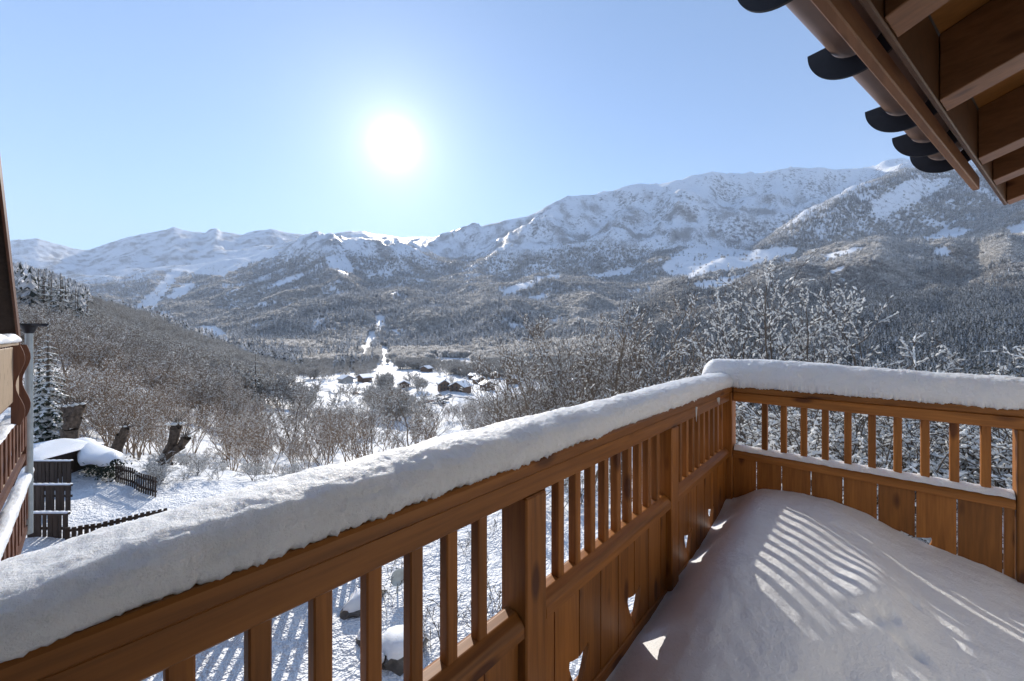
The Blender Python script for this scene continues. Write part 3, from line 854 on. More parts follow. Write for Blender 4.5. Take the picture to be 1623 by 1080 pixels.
# outer fascia, then the gap with the bracket arms, then the end board that the rafters butt against
rp(oriented_box('fascia_board', -1.6, u_end, 0.389, 0.4176, ZE, ZE + 0.075, eave_wood))
u_end2, _ = u_of(1597, 325, ZE)
rp(oriented_box('end_board', -1.6, u_end2, 0.330, 0.3476, ZE + 0.0, ZE + 0.255, eave_dark))
SL = math.tan(math.radians(19))
def slope_box(name, u0, u1, o_out, o_in, z_low, h, mat, bev=0.003):
    """a timber running up the slope, from the eave (o_out) to the house (o_in)"""
    prof = []
    v = []
    for (o_, up) in ((o_out, 0), (o_in, 1)):
        zz = z_low + (o_out - o_) * SL
        for (uu, hh) in ((u0, 0), (u1, 0), (u1, h), (u0, h)):
            v.append(eave(uu, o_, zz + hh))
    f = [[0, 1, 2, 3], [7, 6, 5, 4], [0, 4, 5, 1], [1, 5, 6, 2], [2, 6, 7, 3], [3, 7, 4, 0]]
    me = mesh(name, v, f, mat)
    bm = bmesh.new(); bm.from_mesh(me); bmesh.ops.recalc_face_normals(bm, faces=bm.faces)
    bmesh.ops.bevel(bm, geom=list(bm.edges), offset=bev, segments=1, affect='EDGES', profile=0.5)
    bm.to_mesh(me); bm.free()
    return rp(obj(name, me))
rafter_wood = wood('rafter_pine', 'Y', (0.12, 0.050, 0.018), (0.20, 0.088, 0.036))
soffit_wood = wood('soffit_pine', 'Y', (0.13, 0.052, 0.011), (0.20, 0.080, 0.018))
raft = []
for (xa, ya, xb, yb) in ((1388, 40, 1409.7, 71.8), (1478, 166.5, 1487.6, 183), (1545.7, 255, 1553, 264), (1573, 288.7, 1581, 298)):
    ua, _ = u_of(xa, ya, ZE); ub, _ = u_of(xb, yb, ZE)
    raft.append((ua, ub))
print('rafters', raft, u_end, u_end2)
RW = 0.13
r_us = [raft[0][0] - 0.69, raft[0][0], raft[1][0], raft[2][0], raft[3][0], u_end2 - 0.09]
for u in r_us:
    slope_box('rafter', u, u + RW, 0.3285, -1.0, ZE + 0.006, 0.25, rafter_wood)
# soffit boards between the rafter tops
ob = 0.326; kb = 0
while ob > -1.0:
    w = 0.185
    z0 = ZE + 0.258 + (0.3285 - ob) * SL
    v = []
    for (o_, dz) in ((ob, 0), (ob - w + 0.004, (w - 0.004) * SL)):
        for hh in (0, 0.022):
            v += [eave(-1.6, o_, z0 + dz + hh), eave(u_end2, o_, z0 + dz + hh)]
    f = [[0, 1, 5, 4], [2, 6, 7, 3], [0, 2, 3, 1], [4, 5, 7, 6], [0, 4, 6, 2], [1, 3, 7, 5]]
    me = mesh('soffit_board', v, f, soffit_wood)
    bm = bmesh.new(); bm.from_mesh(me); bmesh.ops.recalc_face_normals(bm, faces=bm.faces); bm.to_mesh(me); bm.free()
    rp(obj('soffit_board', me)); ob -= w; kb += 1
# roof covering above the boards, with the winter's snow on it
v = []
for (o_, zz) in ((0.42, ZE + 0.285), (-1.6, ZE + 0.285 + 2.02 * SL)):
    for hh in (0, 0.05):
        v += [eave(-1.6, o_, zz + hh), eave(u_end2 + 0.02, o_, zz + hh)]
f = [[0, 1, 5, 4], [2, 6, 7, 3], [0, 2, 3, 1], [4, 5, 7, 6], [0, 4, 6, 2], [1, 3, 7, 5]]
me = mesh('roof_covering', v, f, stone)
bm = bmesh.new(); bm.from_mesh(me); bmesh.ops.recalc_face_normals(bm, faces=bm.faces); bm.to_mesh(me); bm.free()
rp(obj('roof_covering', me))

gut = empty('gutter', eave(1.3, 0.525, CAMZ + 1.197))
tag(gut, 'brown metal half-round gutter with thick black brackets along the eave', 'gutter')
def gp(o):
    o.parent = gut; o.matrix_parent_inverse = Matrix.Translation(-gut.location); return o
def half_ring(name, u0, u1, oc, zc_, r_in, r_out, mat, a0=math.pi, a1=2 * math.pi, nseg=28, smooth=True):
    v = []; f = []
    for i in range(nseg + 1):
        th = a0 + (a1 - a0) * i / nseg
        for (uu, r) in ((u0, r_in), (u0, r_out), (u1, r_out), (u1, r_in)):
            v.append(eave(uu, oc + r * math.cos(th), zc_ + r * math.sin(th)))
    for i in range(nseg):
        for q in range(4):
            f.append([4 * i + q, 4 * i + (q + 1) % 4, 4 * i + 4 + (q + 1) % 4, 4 * i + 4 + q])
    f.append([3, 2, 1, 0]); f.append([4 * nseg + q for q in range(4)])
    me = mesh(name, v, f, mat, False)
    bm = bmesh.new(); bm.from_mesh(me); bmesh.ops.recalc_face_normals(bm, faces=bm.faces); bm.to_mesh(me); bm.free()
    if smooth:
        me.polygons.foreach_set('use_smooth', np.full(len(me.polygons), True)); me.update()
        md_ = None
    return me
OC, ZC = 0.525, CAMZ + 1.197
rings = []
for (px, py) in ((1215, 42), (1330, 143), (1420, 222), (1458, 260), (1490, 283)):
    b_ = (532 - py) / FOC; dep = 1.0 / b_; a = (px - 811.5) / FOC
    p = Vector(((FX + RX * a) * dep, (FY + RY * a) * dep, 0)); rings.append(p.dot(E1))
print('rings', rings)
u_g_end = rings[-1] + 0.10
tr = half_ring('trough', -1.0, u_g_end, OC, ZC + 0.022, 0.094, 0.098, metal_gutter)
gp(obj('trough', tr))
for u in [rings[0] - 0.6] + rings:
    br_ = gp(obj('bracket', half_ring('bracket', u - 0.006, u + 0.006, OC, ZC, 0.088, 0.162, iron_black, smooth=False)))
    arm = oriented_box('arm', u - 0.012, u + 0.018, 0.3476, 0.388, ZE + 0.03, ZE + 0.052, eave_wood)
    arm.parent = br_; arm.matrix_parent_inverse = br_.matrix_parent_inverse
    # snow crumbs left on the open end of the bracket
    cr = []
    sv, sf = lumps(np.array([eave(u + q * 0.012, OC + 0.132 + RNG.uniform(-.02, .02), ZC + 0.004) for q in range(2)]), np.array([list(E1)] * 2), np.array([0.022, 0.018]), np.array([0.018, 0.015]), np.array([0.012, 0.010]))
    sc_ = obj('snow_crumb', mesh('snow_crumb', sv, sf, snow_lump), br_); sc_.matrix_parent_inverse = br_.matrix_parent_inverse
# the gutter's end cap
gp(obj('end_cap', half_ring('end_cap', u_g_end, u_g_end + 0.004, OC, ZC + 0.022, 0.001, 0.098, metal_gutter)))

# ------------------------------------------------------------------ balcony floor and railings
YL, XR = 0.75, 3.24
fl = empty('balcony_floor', (1, -0.3, -0.05)); tag(fl, kind='structure')
yb_ = 0.86
while yb_ > -1.9:
    o = obj('floor_board', box_mesh('floor_board', -1.6, 3.36, yb_ - 0.138, yb_, -0.04, 0.0, wood_x, 0.002), fl)
    o.matrix_parent_inverse = Matrix.Translation(-fl.location); yb_ -= 0.143

def with_parent(o, root):
    o.parent = root; o.matrix_parent_inverse = Matrix.Translation(-root.location); return o

rl = empty('balcony_railing', (1.4, YL + 0.05, 0))
tag(rl, 'long orange-brown wooden railing with square balusters under a thick snow ridge', 'railing')
rr_ = empty('balcony_railing', (XR + 0.05, 0, 0))
tag(rr_, 'short wooden railing across the balcony end, snow lying on its middle rail', 'railing')

# long railing, seen from inside along X
with_parent(obj('handrail', box_mesh('handrail', -1.6, XR + 0.115, YL - 0.018, YL + 0.135, 1.003, 1.043, wood_x, 0.006)), rl)
with_parent(obj('top_rail', box_mesh('top_rail', -1.6, XR - 0.006, YL, YL + 0.095, 0.933, 1.000, wood_x, 0.005)), rl)
with_parent(obj('shade_board', box_mesh('shade_board', -1.6, XR + 0.11, YL + 0.155, YL + 0.18, 0.85, 1.0, wood_x, 0.004)), rl)  # unseen board added to cut short the sun stripes on the deck
mid_prof = [(0.0, 0.517), (0.0, 0.549), (0.012, 0.566), (0.034, 0.582), (0.066, 0.582), (0.088, 0.566), (0.10, 0.549), (0.10, 0.517)]
def mid_rail(x0, x1):
    v = [(x0, YL + a, z) for a, z in mid_prof] + [(x1, YL + a, z) for a, z in mid_prof]
    n_ = len(mid_prof)
    f = [[i, (i + 1) % n_, n_ + (i + 1) % n_, n_ + i] for i in range(n_)] + [list(range(n_))[::-1], [n_ + i for i in range(n_)]]
    me = mesh('mid_rail', v, f, wood_x)
    bm = bmesh.new(); bm.from_mesh(me); bmesh.ops.recalc_face_normals(bm, faces=bm.faces)
    bmesh.ops.bevel(bm, geom=list(bm.edges), offset=0.002, segments=1, affect='EDGES', profile=0.5); bm.to_mesh(me); bm.free()
    return me
posts = [-0.292, 0.884, 2.060]
spans = [(-1.6, -0.295), (-0.189, 0.881), (0.987, 2.057), (2.163, XR - 0.008)]
pm = box_mesh('post', 0, 0.10, 0, 0.107, -0.25, 0.932, wood_z, 0.005)
for x in posts:
    o = with_parent(obj('post', pm), rl); o.location = (x, YL - 0.004, 0)
for s in spans:
    with_parent(obj('mid_rail', mid_rail(*s)), rl)
    with_parent(obj('bottom_rail', box_mesh('bottom_rail', s[0], s[1], YL + 0.018, YL + 0.082, 0.03, 0.095, wood_x, 0.004)), rl)
bal = box_mesh('baluster', 0, 0.036, 0, 0.034, 0.572, 0.935, wood_z, 0.0035)
bx = []
x = -0.132
while x < 0.83: bx.append(x); x += 0.107
x = 0.992
while x < 2.02: bx.append(x); x += 0.107
x = 2.179
while x < XR - 0.04: bx.append(x); x += 0.108
x = -1.5
while x < -0.35: bx.append(x); x += 0.108
for x in bx:
    o = with_parent(obj('baluster', bal), rl); o.location = (x, YL + 0.033, 0)

HZ0, HZ1 = 0.105, 0.272
def heart_pts(n_=12):
    out = []
    for i in range(n_ + 1):
        q = i / n_                       # 0 at the bottom point, 1 at the cusp
        th = q * math.pi
        wx = 0.070 * (math.sin(th * 0.5) ** 1.2) * (1 if q < 0.7 else max(0.0, math.cos((q - 0.7) / 0.3 * math.pi / 2)) ** 0.55)
        hz = HZ0 + (HZ1 - HZ0) * (q * 1.12 if q < 0.85 else 0.952 + 0.0 - (q - 0.85) * 0.9)
        out.append((max(wx, 0.0), hz))
    return out
HP = heart_pts()
def plank_mesh(w, left_cut, right_cut, z0=0.045, z1=0.516, th=0.02):
    """a vertical board, half a heart sawn out of an edge where its neighbour has the other half"""
    pl = [(0, z0)]
    if left_cut:
        L = [(a, z) for a, z in HP]
    pts = []
    pts.append((w, z0)) 
    if right_cut: pts += [(w - a, z) for a, z in HP]
    pts.append((w, z1)); pts.append((0, z1))
    if left_cut: pts += [(a, z) for a, z in HP[::-1]]
    pts.append((0, z0))
    cl = []
    for p in pts:
        if not cl or (abs(p[0] - cl[-1][0]) + abs(p[1] - cl[-1][1])) > 1e-5: cl.append(p)
    if abs(cl[0][0] - cl[-1][0]) + abs(cl[0][1] - cl[-1][1]) < 1e-5: cl.pop()
    n_ = len(cl)
    v = [(a, 0, z) for a, z in cl] + [(a, th, z) for a, z in cl]
    f = [list(range(n_)), [n_ + i for i in range(n_)][::-1]] + [[i, n_ + i, n_ + (i + 1) % n_, (i + 1) % n_] for i in range(n_)]
    me = mesh('plank', v, f, wood_z)
    bm = bmesh.new(); bm.from_mesh(me); bmesh.ops.recalc_face_normals(bm, faces=bm.faces); bm.to_mesh(me); bm.free()
    return me
plank_cache = {}
def planks(gaps, cuts, place):
    for i in range(len(gaps) - 1):
        g0, g1 = gaps[i], gaps[i + 1]
        lc, rc = i in cuts, (i + 1) in cuts
        key = (round(g1 - g0, 3), lc, rc)
        if key not in plank_cache: plank_cache[key] = plank_mesh(g1 - g0 - 0.0065, lc, rc)
        place(plank_cache[key], g0 + 0.00325)
def place_l(me, x):
    o = with_parent(obj('plank', me), rl); o.location = (x, YL + 0.026, 0)
planks([-0.19, -0.035, 0.12, 0.275, 0.43, 0.585, 0.74, 0.883], {1, 4}, place_l)
planks([0.985, 1.065, 1.219, 1.375, 1.522, 1.676, 1.83, 1.985, 2.059], {2, 5}, place_l)
planks([2.161, 2.245, 2.400, 2.555, 2.710, 2.862, 3.020, 3.175, XR + 0.0], {2, 5}, place_l)
planks([-1.6, -1.45, -1.295, -1.14, -0.985, -0.83, -0.675, -0.52, -0.365, -0.293], {2, 5}, place_l)

# short railing across the end, along Y
with_parent(obj('handrail', box_mesh('handrail', XR - 0.018, XR + 0.135, -2.0, YL - 0.024, 1.003, 1.043, wood_y, 0.006)), rr_)
with_parent(obj('top_rail', box_mesh('top_rail', XR, XR + 0.095, -2.0, YL - 0.02, 0.933, 1.000, wood_y, 0.005)), rr_)
with_parent(obj('corner_post', box_mesh('corner_post', XR - 0.004, XR + 0.112, YL - 0.016, YL + 0.107, -0.25, 0.999, wood_z, 0.006)), rr_)
with_parent(obj('post', box_mesh('post', XR - 0.004, XR + 0.103, -0.680, -0.580, -0.25, 0.932, wood_z, 0.005)), rr_)
for (y0, y1) in ((-0.576, YL - 0.019), (-2.0, -0.684)):
    v = [(XR + a, y0, z) for a, z in mid_prof] + [(XR + a, y1, z) for a, z in mid_prof]
    n_ = len(mid_prof)
    f = [[i, (i + 1) % n_, n_ + (i + 1) % n_, n_ + i] for i in range(n_)] + [list(range(n_))[::-1], [n_ + i for i in range(n_)]]
    me = mesh('mid_rail', v, f, wood_y)
    bm = bmesh.new(); bm.from_mesh(me); bmesh.ops.recalc_face_normals(bm, faces=bm.faces)
    bmesh.ops.bevel(bm, geom=list(bm.edges), offset=0.002, segments=1, affect='EDGES', profile=0.5); bm.to_mesh(me); bm.free()
    with_parent(obj('mid_rail', me), rr_)
    with_parent(obj('bottom_rail', box_mesh('bottom_rail', XR + 0.018, XR + 0.082, y0, y1, 0.03, 0.095, wood_y, 0.004)), rr_)
bal2 = box_mesh('baluster', 0, 0.034, -0.036, 0, 0.572, 0.935, wood_z, 0.0035)
y = 0.667 - 0.0
for y in [0.554, 0.441, 0.328, 0.215, 0.102, -0.011, -0.124, -0.237, -0.350, -0.463] + [-0.74 - 0.113 * i for i in range(10)]:
    o = with_parent(obj('baluster', bal2), rr_); o.location = (XR + 0.033, y, 0)
def place_r(me, s):
    o = with_parent(obj('plank', me), rr_); o.rotation_euler = (0, 0, -math.pi / 2); o.location = (XR + 0.024, -s, 0)
planks([-0.735, -0.584, -0.433, -0.270, -0.107, 0.054, 0.216, 0.377, 0.538, 0.579], {3, 6}, place_r)
planks([0.682, 0.78, 0.94, 1.10, 1.26, 1.42, 1.58, 1.74, 1.9], {2, 5}, place_r)

# ------------------------------------------------------------------ snow on the railings and on the floor
def ridge(name, axis, s0, s1, centre, half, z0, top_fn, seed, step=0.0045, inner=-1, lean=0.0):
    """a rounded snow bolster along a rail, crumbling a little along its lower edge"""
    ns = int((s1 - s0) / step); npf = 56
    ss = np.linspace(s0, s1, ns)
    ph = np.linspace(math.radians(-24), math.radians(204), npf)
    SSg, PH = np.meshgrid(ss, ph, indexing='ij')
    endf = np.clip(np.minimum(ss - s0, s1 - ss) / 0.11, 0, 1); endf = np.sqrt(1 - (1 - endf) ** 2)[:, None]
    H = (np.array([top_fn(s) for s in ss])[:, None] - z0) * (0.25 + 0.75 * endf)
    W = half * (0.35 + 0.65 * endf) * (1 + 0.035 * np.sin(ss * 5.1 + seed) + 0.02 * np.sin(ss * 13.7 + seed))[:, None]
    zc = z0 + H * 0.36
    cs, sn = np.cos(PH), np.sin(PH)
    yy = np.sign(cs) * np.abs(cs) ** 0.80 * W
    zz = np.where(sn > 0, zc + np.abs(sn) ** 0.9 * H * 0.64, zc + sn / math.sin(math.radians(24)) * (zc - z0))
    low = np.clip((zc - zz) / (zc - z0), 0, 1)
    dis = 0.0050 * fbm(SSg * 8 + seed, PH * 1.5 + seed * 2.7, 4, 0.5) + 0.0020 * fbm(SSg * 40 + seed, PH * 7, 3, 0.55) + 0.0010 * fbm(SSg * 110, PH * 18, 2)
    sidev = np.where(cs > 0, 1.7, 8.3)
    crumb = low * (0.005 * fbm(SSg * 5.0, sidev + seed, 2) + 0.0065 * fbm(SSg * 48.0, sidev, 4, 0.7))
    yy = yy + dis * cs + low * low * np.sign(cs) * (-0.012 + 0.008 * fbm(SSg * 52, sidev, 4, 0.7))
    zz = zz + dis * np.maximum(sn, 0) + crumb
    V = np.stack([SSg, centre + yy, zz], -1)
    if axis == 'Y': V = V[:, :, [1, 0, 2]]
    idx_ = np.arange(ns * npf).reshape(ns, npf)
    f = np.stack([idx_[:-1, :-1], idx_[1:, :-1], idx_[1:, 1:], idx_[:-1, 1:]], -1).reshape(-1, 4)
    under = np.stack([idx_[:-1, -1], idx_[1:, -1], idx_[1:, 0], idx_[:-1, 0]], -1)
    f = np.concatenate([f, under])
    me = mesh(name, V.reshape(-1, 3), f, snow_near, True)
    bm = bmesh.new(); bm.from_mesh(me); bmesh.ops.recalc_face_normals(bm, faces=bm.faces); bm.to_mesh(me); bm.free()
    return me
def top_left(s): return float(np.interp(s, [-0.1, 0.16, 1.1, 3.3], [1.120, 1.138, 1.150, 1.144])) + 0.004 * math.sin(s * 3.3)
def top_right(s):
    return 1.245 - 0.035 * np.clip((0.55 - s) / 0.9, 0, 3) + 0.004 * math.sin(s * 6)
sl = obj('rail_snow', ridge('rail_snow', 'X', -1.5, 3.33, YL + 0.064, 0.090, 1.040, top_left, 3.0))
tag(sl, 'long rounded ridge of snow lying on the long side railing', 'snow')
sr = obj('rail_snow', ridge('rail_snow', 'Y', -1.95, 0.955, XR + 0.062, 0.100, 1.040, top_right, 9.0))
tag(sr, 'smooth thick bolster of snow lying on the short end railing', 'snow')
# thin snow on the middle rail of the short railing
ms = []
ny, nx = 170, 9
yy = np.linspace(-0.575, YL - 0.025, ny)
V = np.zeros((ny, nx, 3))
for i, y in enumerate(yy):
    for j in range(nx):
        q = j / (nx - 1)
        V[i, j] = (XR + 0.004 + 0.092 * q, y, 0.560 + 0.046 * math.sin(math.pi * min(max(q * 0.94 + 0.03, 0), 1)) ** 0.6 + 0.004 * float(noise2(y * 22, q * 3.0)))
idx_ = np.arange(ny * nx).reshape(ny, nx)
f = np.stack([idx_[:-1, :-1], idx_[:-1, 1:], idx_[1:, 1:], idx_[1:, :-1]], -1).reshape(-1, 4)
o = obj('rail_snow', mesh('rail_snow', V.reshape(-1, 3), f, snow_near, True))
tag(o, 'thin strip of snow along the middle rail between the end balusters', 'snow')

# deck snow: a height field, drifted up against the far end
gx, gy = 300, 240
xs = np.linspace(-1.6, XR + 0.022, gx); ys = np.linspace(-1.9, YL + 0.024, gy)
GX, GY = np.meshgrid(xs, ys)
edge_z = np.interp(GX, [-1.6, 0.8, 1.6, 2.2, 2.7, 3.0, 3.25], [0.02, 0.03, 0.035, 0.06, 0.085, 0.13, 0.20])
far_z = np.interp(GY, [-1.9, -0.6, -0.4, -0.2, 0.0, 0.15, 0.4, 0.57, 0.75], [0.10, 0.145, 0.20, 0.24, 0.32, 0.345, 0.345, 0.32, 0.22])
prof_y = np.interp(GY, [-1.9, -0.9, -0.4, -0.2, -0.05, 0.05, 0.15, 0.25, 0.4, 0.75], [0.09, 0.12, 0.15, 0.185, 0.225, 0.265, 0.32, 0.352, 0.362, 0.362])
drop = np.interp(GX, [-1.6, 0.5, 1.0, 1.4, 1.75, 2.0, 2.2, 3.25], [0.22, 0.26, 0.36, 0.56, 0.80, 0.955, 1.0, 1.0])
body = prof_y * drop
wf = np.clip((GX - 2.5) / 0.74, 0, 1); wf = wf * wf * (3 - 2 * wf)
body = body * (1 - wf) + far_z * wf
dl = np.clip((YL + 0.02 - GY) / np.interp(GX, [0, 2.0, 3.0, 3.25], [0.40, 0.36, 0.28, 0.20]), 0, 1)
dl = np.sin(dl * math.pi / 2) ** 1.15
GZ = edge_z * (1 - dl) + body * dl
GZ += 0.10 * np.exp(-((GX - 2.36) / 0.30) ** 2 - ((GY + 0.03) / 0.13) ** 2)
for _ in range(10):
    p_ = np.pad(GZ, 2, mode='edge')
    GZ = (p_[2:-2, 2:-2] * 4 + p_[:-4, 2:-2] + p_[4:, 2:-2] + p_[2:-2, :-4] + p_[2:-2, 4:]) / 8
GZ += 0.010 * fbm(GX * 2.2, GY * 2.2, 3) + 0.0035 * fbm(GX * 14, GY * 14, 3, 0.55)
# a few prints and dimples
for (px, py, rx, dep) in ((1385, 968, 0.034, 0.045), (1408, 964, 0.028, 0.040), (1430, 990, 0.030, 0.042), (1447, 1000, 0.026, 0.038), (1440, 928, 0.022, 0.034), (1348, 965, 0.03, 0.014), (1330, 1030, 0.05, 0.014), (1290, 1062, 0.04, 0.016)):
    a = (px - 811.5) / FOC; b_ = (532 - py) / FOC; t_ = (0.30 - CAMZ) / b_
    cx_, cy_ = (FX + RX * a) * t_, (FY + RY * a) * t_
    GZ -= dep * np.exp(-(((GX - cx_) ** 2 + ((GY - cy_) * 0.8) ** 2) / rx ** 2))
idx_ = np.arange(gx * gy).reshape(gy, gx)
f = np.stack([idx_[:-1, :-1], idx_[:-1, 1:], idx_[1:, 1:], idx_[1:, :-1]], -1).reshape(-1, 4)
o = obj('deck_snow', mesh('deck_snow', np.stack([GX, GY, GZ], -1).reshape(-1, 3), f, snow_deck, True))
tag(o, 'deep smooth drift of snow covering the balcony floor', 'snow')
# icicles under the long handrail near the corner
for (px, L) in ((1103, 0.085), (1139, 0.05), (1137, 0.03)):
    a = (px - 811.5) / FOC; t_ = (YL - 0.02) / (FY + RY * a); x = (FX + RX * a) * t_
    v, f = tubes(np.array([[x, YL - 0.022, 1.004], [x, YL - 0.022, 1.004 - L * 0.5]]), np.array([[x, YL - 0.022, 1.004 - L * 0.5], [x + 0.002, YL - 0.022, 1.004 - L]]), np.array([0.006, 0.0035]), np.array([0.0035, 0.0008]), 7)
    ic = obj('icicle', mesh('icicle', v, f, (ice := bpy.data.materials.get('ice') or snow_mat('ice', (0.75, 0.80, 0.84), 0.0)), True))
    tag(ic, {1103: 'longest thin icicle hanging under the long handrail', 1139: 'short icicle hanging beside the corner post', 1137: 'tiny icicle stub nearest the corner post'}[px], 'icicle')

# ------------------------------------------------------------------ near trees: each one a thing of its own
def place_tree(kit, name, loc, scale=1.0, rz=0.0, label=None, cat='tree', group=None, sz=None):
    root = empty(name, loc, rz)
    root.scale = (scale, scale, sz or scale)
    for nm, me in zip(('trunk', 'crown', 'snow'), kit):
        if me is not None:
            o = obj(nm, me, root)
            if nm == 'snow': o['kind'] = 'stuff'
    tag(root, label, cat, group)
    return root

TREE = {}
TREE['big'] = tree_meshes('big', grow_tree(101, 8.5, 1, 13, 6, 4, 0.62, 0.22, 0.03, 0.28, 0.0105), 1, bark, 0.085, 0.032, 0.75, 0.008)
TREE['slim'] = [tree_meshes('slim%d' % i, grow_tree(110 + i, 8.5, 1, 11, 4, 3, 0.34, 0.30, 0.02, 0.22, 0.0075), 2 + i, bark, 0.080, 0.034, 0.70, 0.009) for i in range(2)]
TREE['arch'] = tree_meshes('arch', grow_tree(121, 7.0, 3, 12, 6, 4, 0.8, 0.10, 0.12, 0.25, 0.008, 0.26, 0.12), 5, bark, 0.10, 0.028, 0.75, 0.008)
TREE['mid'] = [tree_meshes('mid%d' % i, grow_tree(130 + i, 9.0, 2, 14, 6, 5, 0.55, 0.24, 0.05, 0.25, 0.0085), 8 + i, bark_mid, 0.09, 0.026, 0.46, 0.012) for i in range(3)]
TREE['thick'] = [tree_meshes('thick%d' % i, grow_tree(150 + i, 6.0, 3, 12, 5, 4, 0.32, 0.42, 0.05, 0.15, 0.007), 20 + i, bark_brown, 0.10, 0.026, 0.44, 0.014) for i in range(4)]
TREE['bush'] = [tree_meshes('bush%d' % i, grow_tree(170 + i, 3.6, 5, 14, 5, 4, 0.75, 0.10, 0.20, 0.10, 0.008, 0.30, 0.15), 30 + i, bark, 0.10, 0.022, 0.8, 0.008) for i in range(3)]
TREE['small'] = [tree_meshes('small%d' % i, grow_tree(190 + i, 10.0, 1 + i % 2, 13, 6, 4, 0.45 + 0.08 * i, 0.28, 0.04, 0.16, 0.012), 40 + i, bark_pale, 0.28, 0.075, 0.55, 0.045) for i in range(4)]
SPRM = [None, None]
SPR = spruce_meshes('spruce', 3, 6.0, 1.25, 20, 11, 0.75, 0.45)
SPRM = [spruce_meshes('hill_spruce%d' % i, 13 + i, 6.0, 1.15 + 0.15 * i, 13, 8, 0.55, 0.4) for i in range(2)]

def tree_to(kit, name, px, d, row, base_h, label, group=None, cat='tree', wid=1.0, sink=0.1, rz=None):
    """stand a tree at a bearing and distance, tall enough for its tip to reach the sight line 'row'"""
    g = ground_px(px, d)
    top = CAMZ + (532 - row) / FOC * d
    h = max(top - g + sink, 0.8)
    p = at(px, d, g - sink)
    s = h / base_h
    return place_tree(kit, name, p, s * wid, rz if rz is not None else random.uniform(0, 6.28), label, cat, group, s)

# right, beyond the short railing
tree_to(TREE['big'], 'bare_tree', 1398, 14.5, 436, 8.7, 'tall bare tree with forked crown standing alone beyond the end railing', rz=0.4)
tree_to(TREE['slim'][0], 'bare_tree', 1222, 16.5, 420, 8.7, 'tallest slender upright bare tree beyond the railing corner', rz=1.0)
for (px, d, row, kx) in ((1185, 17.5, 452, 1), (1252, 18.5, 440, 1), (1272, 16, 462, 0), (1142, 15.5, 498, 1), (1166, 18, 478, 0), (1305, 17, 505, 1)):
    tree_to(TREE['slim'][kx], 'bare_tree', px, d, row, 8.7, 'slender bare tree beyond the railing corner, %s from the left in its clump' % ['first', 'second', 'third', 'fifth', 'sixth', 'seventh'][sorted([1185, 1252, 1272, 1142, 1166, 1305]).index(px)], 'slender trees beyond the railing corner')
for (px, d, row) in ((1518, 13, 498), (1578, 12.2, 560)):
    tree_to(TREE['arch'], 'bare_tree', px, d, row, 6.6, 'broad bare tree with snow pads on arching twigs, right of the tall forked tree' if px < 1550 else 'lower bare tree with snowy arching twigs at the far right of the end railing')
for (px, d, row, kx) in ((1340, 15.5, 556, 0), (1452, 15, 560, 1), (1600, 14, 596, 1)):
    tree_to(TREE['mid'][kx], 'bare_tree', px, d, row, 8.6, 'low bushy tree rising just above the end railing snow, %s from the left' % ['first', 'second', 'third', 'fourth', 'fifth', 'sixth'][sorted([1340, 1452, 1600]).index(px)], 'low trees behind the end railing')
# bushes seen between the balusters of the short railing
for i in range(20):
    px = 1165 + 24 * i + random.uniform(-8, 8); d = random.uniform(8.2, 12.5)
    tree_to(TREE['bush'][i % 3], 'snowy_bush', px, d, 622 + random.uniform(-14, 26), 3.3, 'snow-laden bush seen between the balusters of the end railing', 'snowy bushes beyond the end railing', 'bush', 1.05)
ORD = ['first', 'second', 'third', 'fourth', 'fifth', 'sixth', 'seventh', 'eighth', 'ninth', 'tenth', 'eleventh', 'twelfth', 'thirteenth', 'fourteenth', 'fifteenth']
MIDX = [778, 808, 820, 838, 850, 872, 892, 915, 938, 965, 990, 1010, 1052, 1085]
# middle, over the long railing
for (px, d, row, kx, lab) in (
        (1052, 23, 462, 0, 'tall twiggy bare tree just left of the railing corner'),
        (990, 22, 498, 1, None), (938, 24, 488, 2, None), (892, 26, 497, 0, None), (850, 27, 505, 1, None), (1010, 27, 520, 2, None), (965, 28, 515, 0, None), (915, 21, 530, 1, None), (1085, 22, 540, 2, None), (872, 22, 540, 2, None),
        (808, 26, 548, 2, None), (838, 22, 560, 0, None), (778, 28, 590, 1, 'leftmost bare tree of the clump beyond the long railing'), (820, 20, 600, 1, None)):
    tree_to(TREE['mid'][kx], 'bare_tree', px, d, row, 8.6, lab or ('bare brown tree beyond the long railing, %s from the left in its clump' % ORD[sorted(MIDX).index(px)]), 'bare trees beyond the long railing')
for i in range(12):
    px = 660 + 33 * i + random.uniform(-10, 10); d = random.uniform(11.5, 16) + (2.5 if px < 800 else 0)
    tree_to(TREE['bush'][i % 3], 'snowy_bush', px, d, (735 if px > 820 else 820) + random.uniform(-15, 20), 3.3, 'low snowy bush seen between the balusters of the long railing', 'snowy bushes below the long railing', 'bush', 1.2)
# left of the middle, on the slope
for (px, d, row, kx, lab) in ((562, 58, 628, 0, 'tall frosted tree with a clear trunk on the white slope left of the clearing'), (525, 55, 632, 1, None), (486, 52, 622, 0, None), (462, 56, 628, 1, None), (436, 50, 640, 0, None), (505, 64, 634, 1, None), (415, 46, 648, 1, None), (545, 50, 668, 1, None)):
    tree_to(TREE['mid'][kx], 'bare_tree', px, d, row, 8.6, lab or ('frosted bare tree on the slope right of the thicket, %s from the left' % ORD[sorted([562, 525, 486, 462, 436, 505, 415, 545]).index(px)]), 'frosted trees right of the thicket', wid=1.0)
tree_to(TREE['bush'][0], 'snowy_bush', 628, 62, 682, 3.3, 'lone frosted bush standing on the white clearing', cat='bush')
tree_to(TREE['bush'][1], 'snowy_bush', 600, 50, 712, 3.3, 'frosted bush at the near edge of the white clearing', cat='bush')
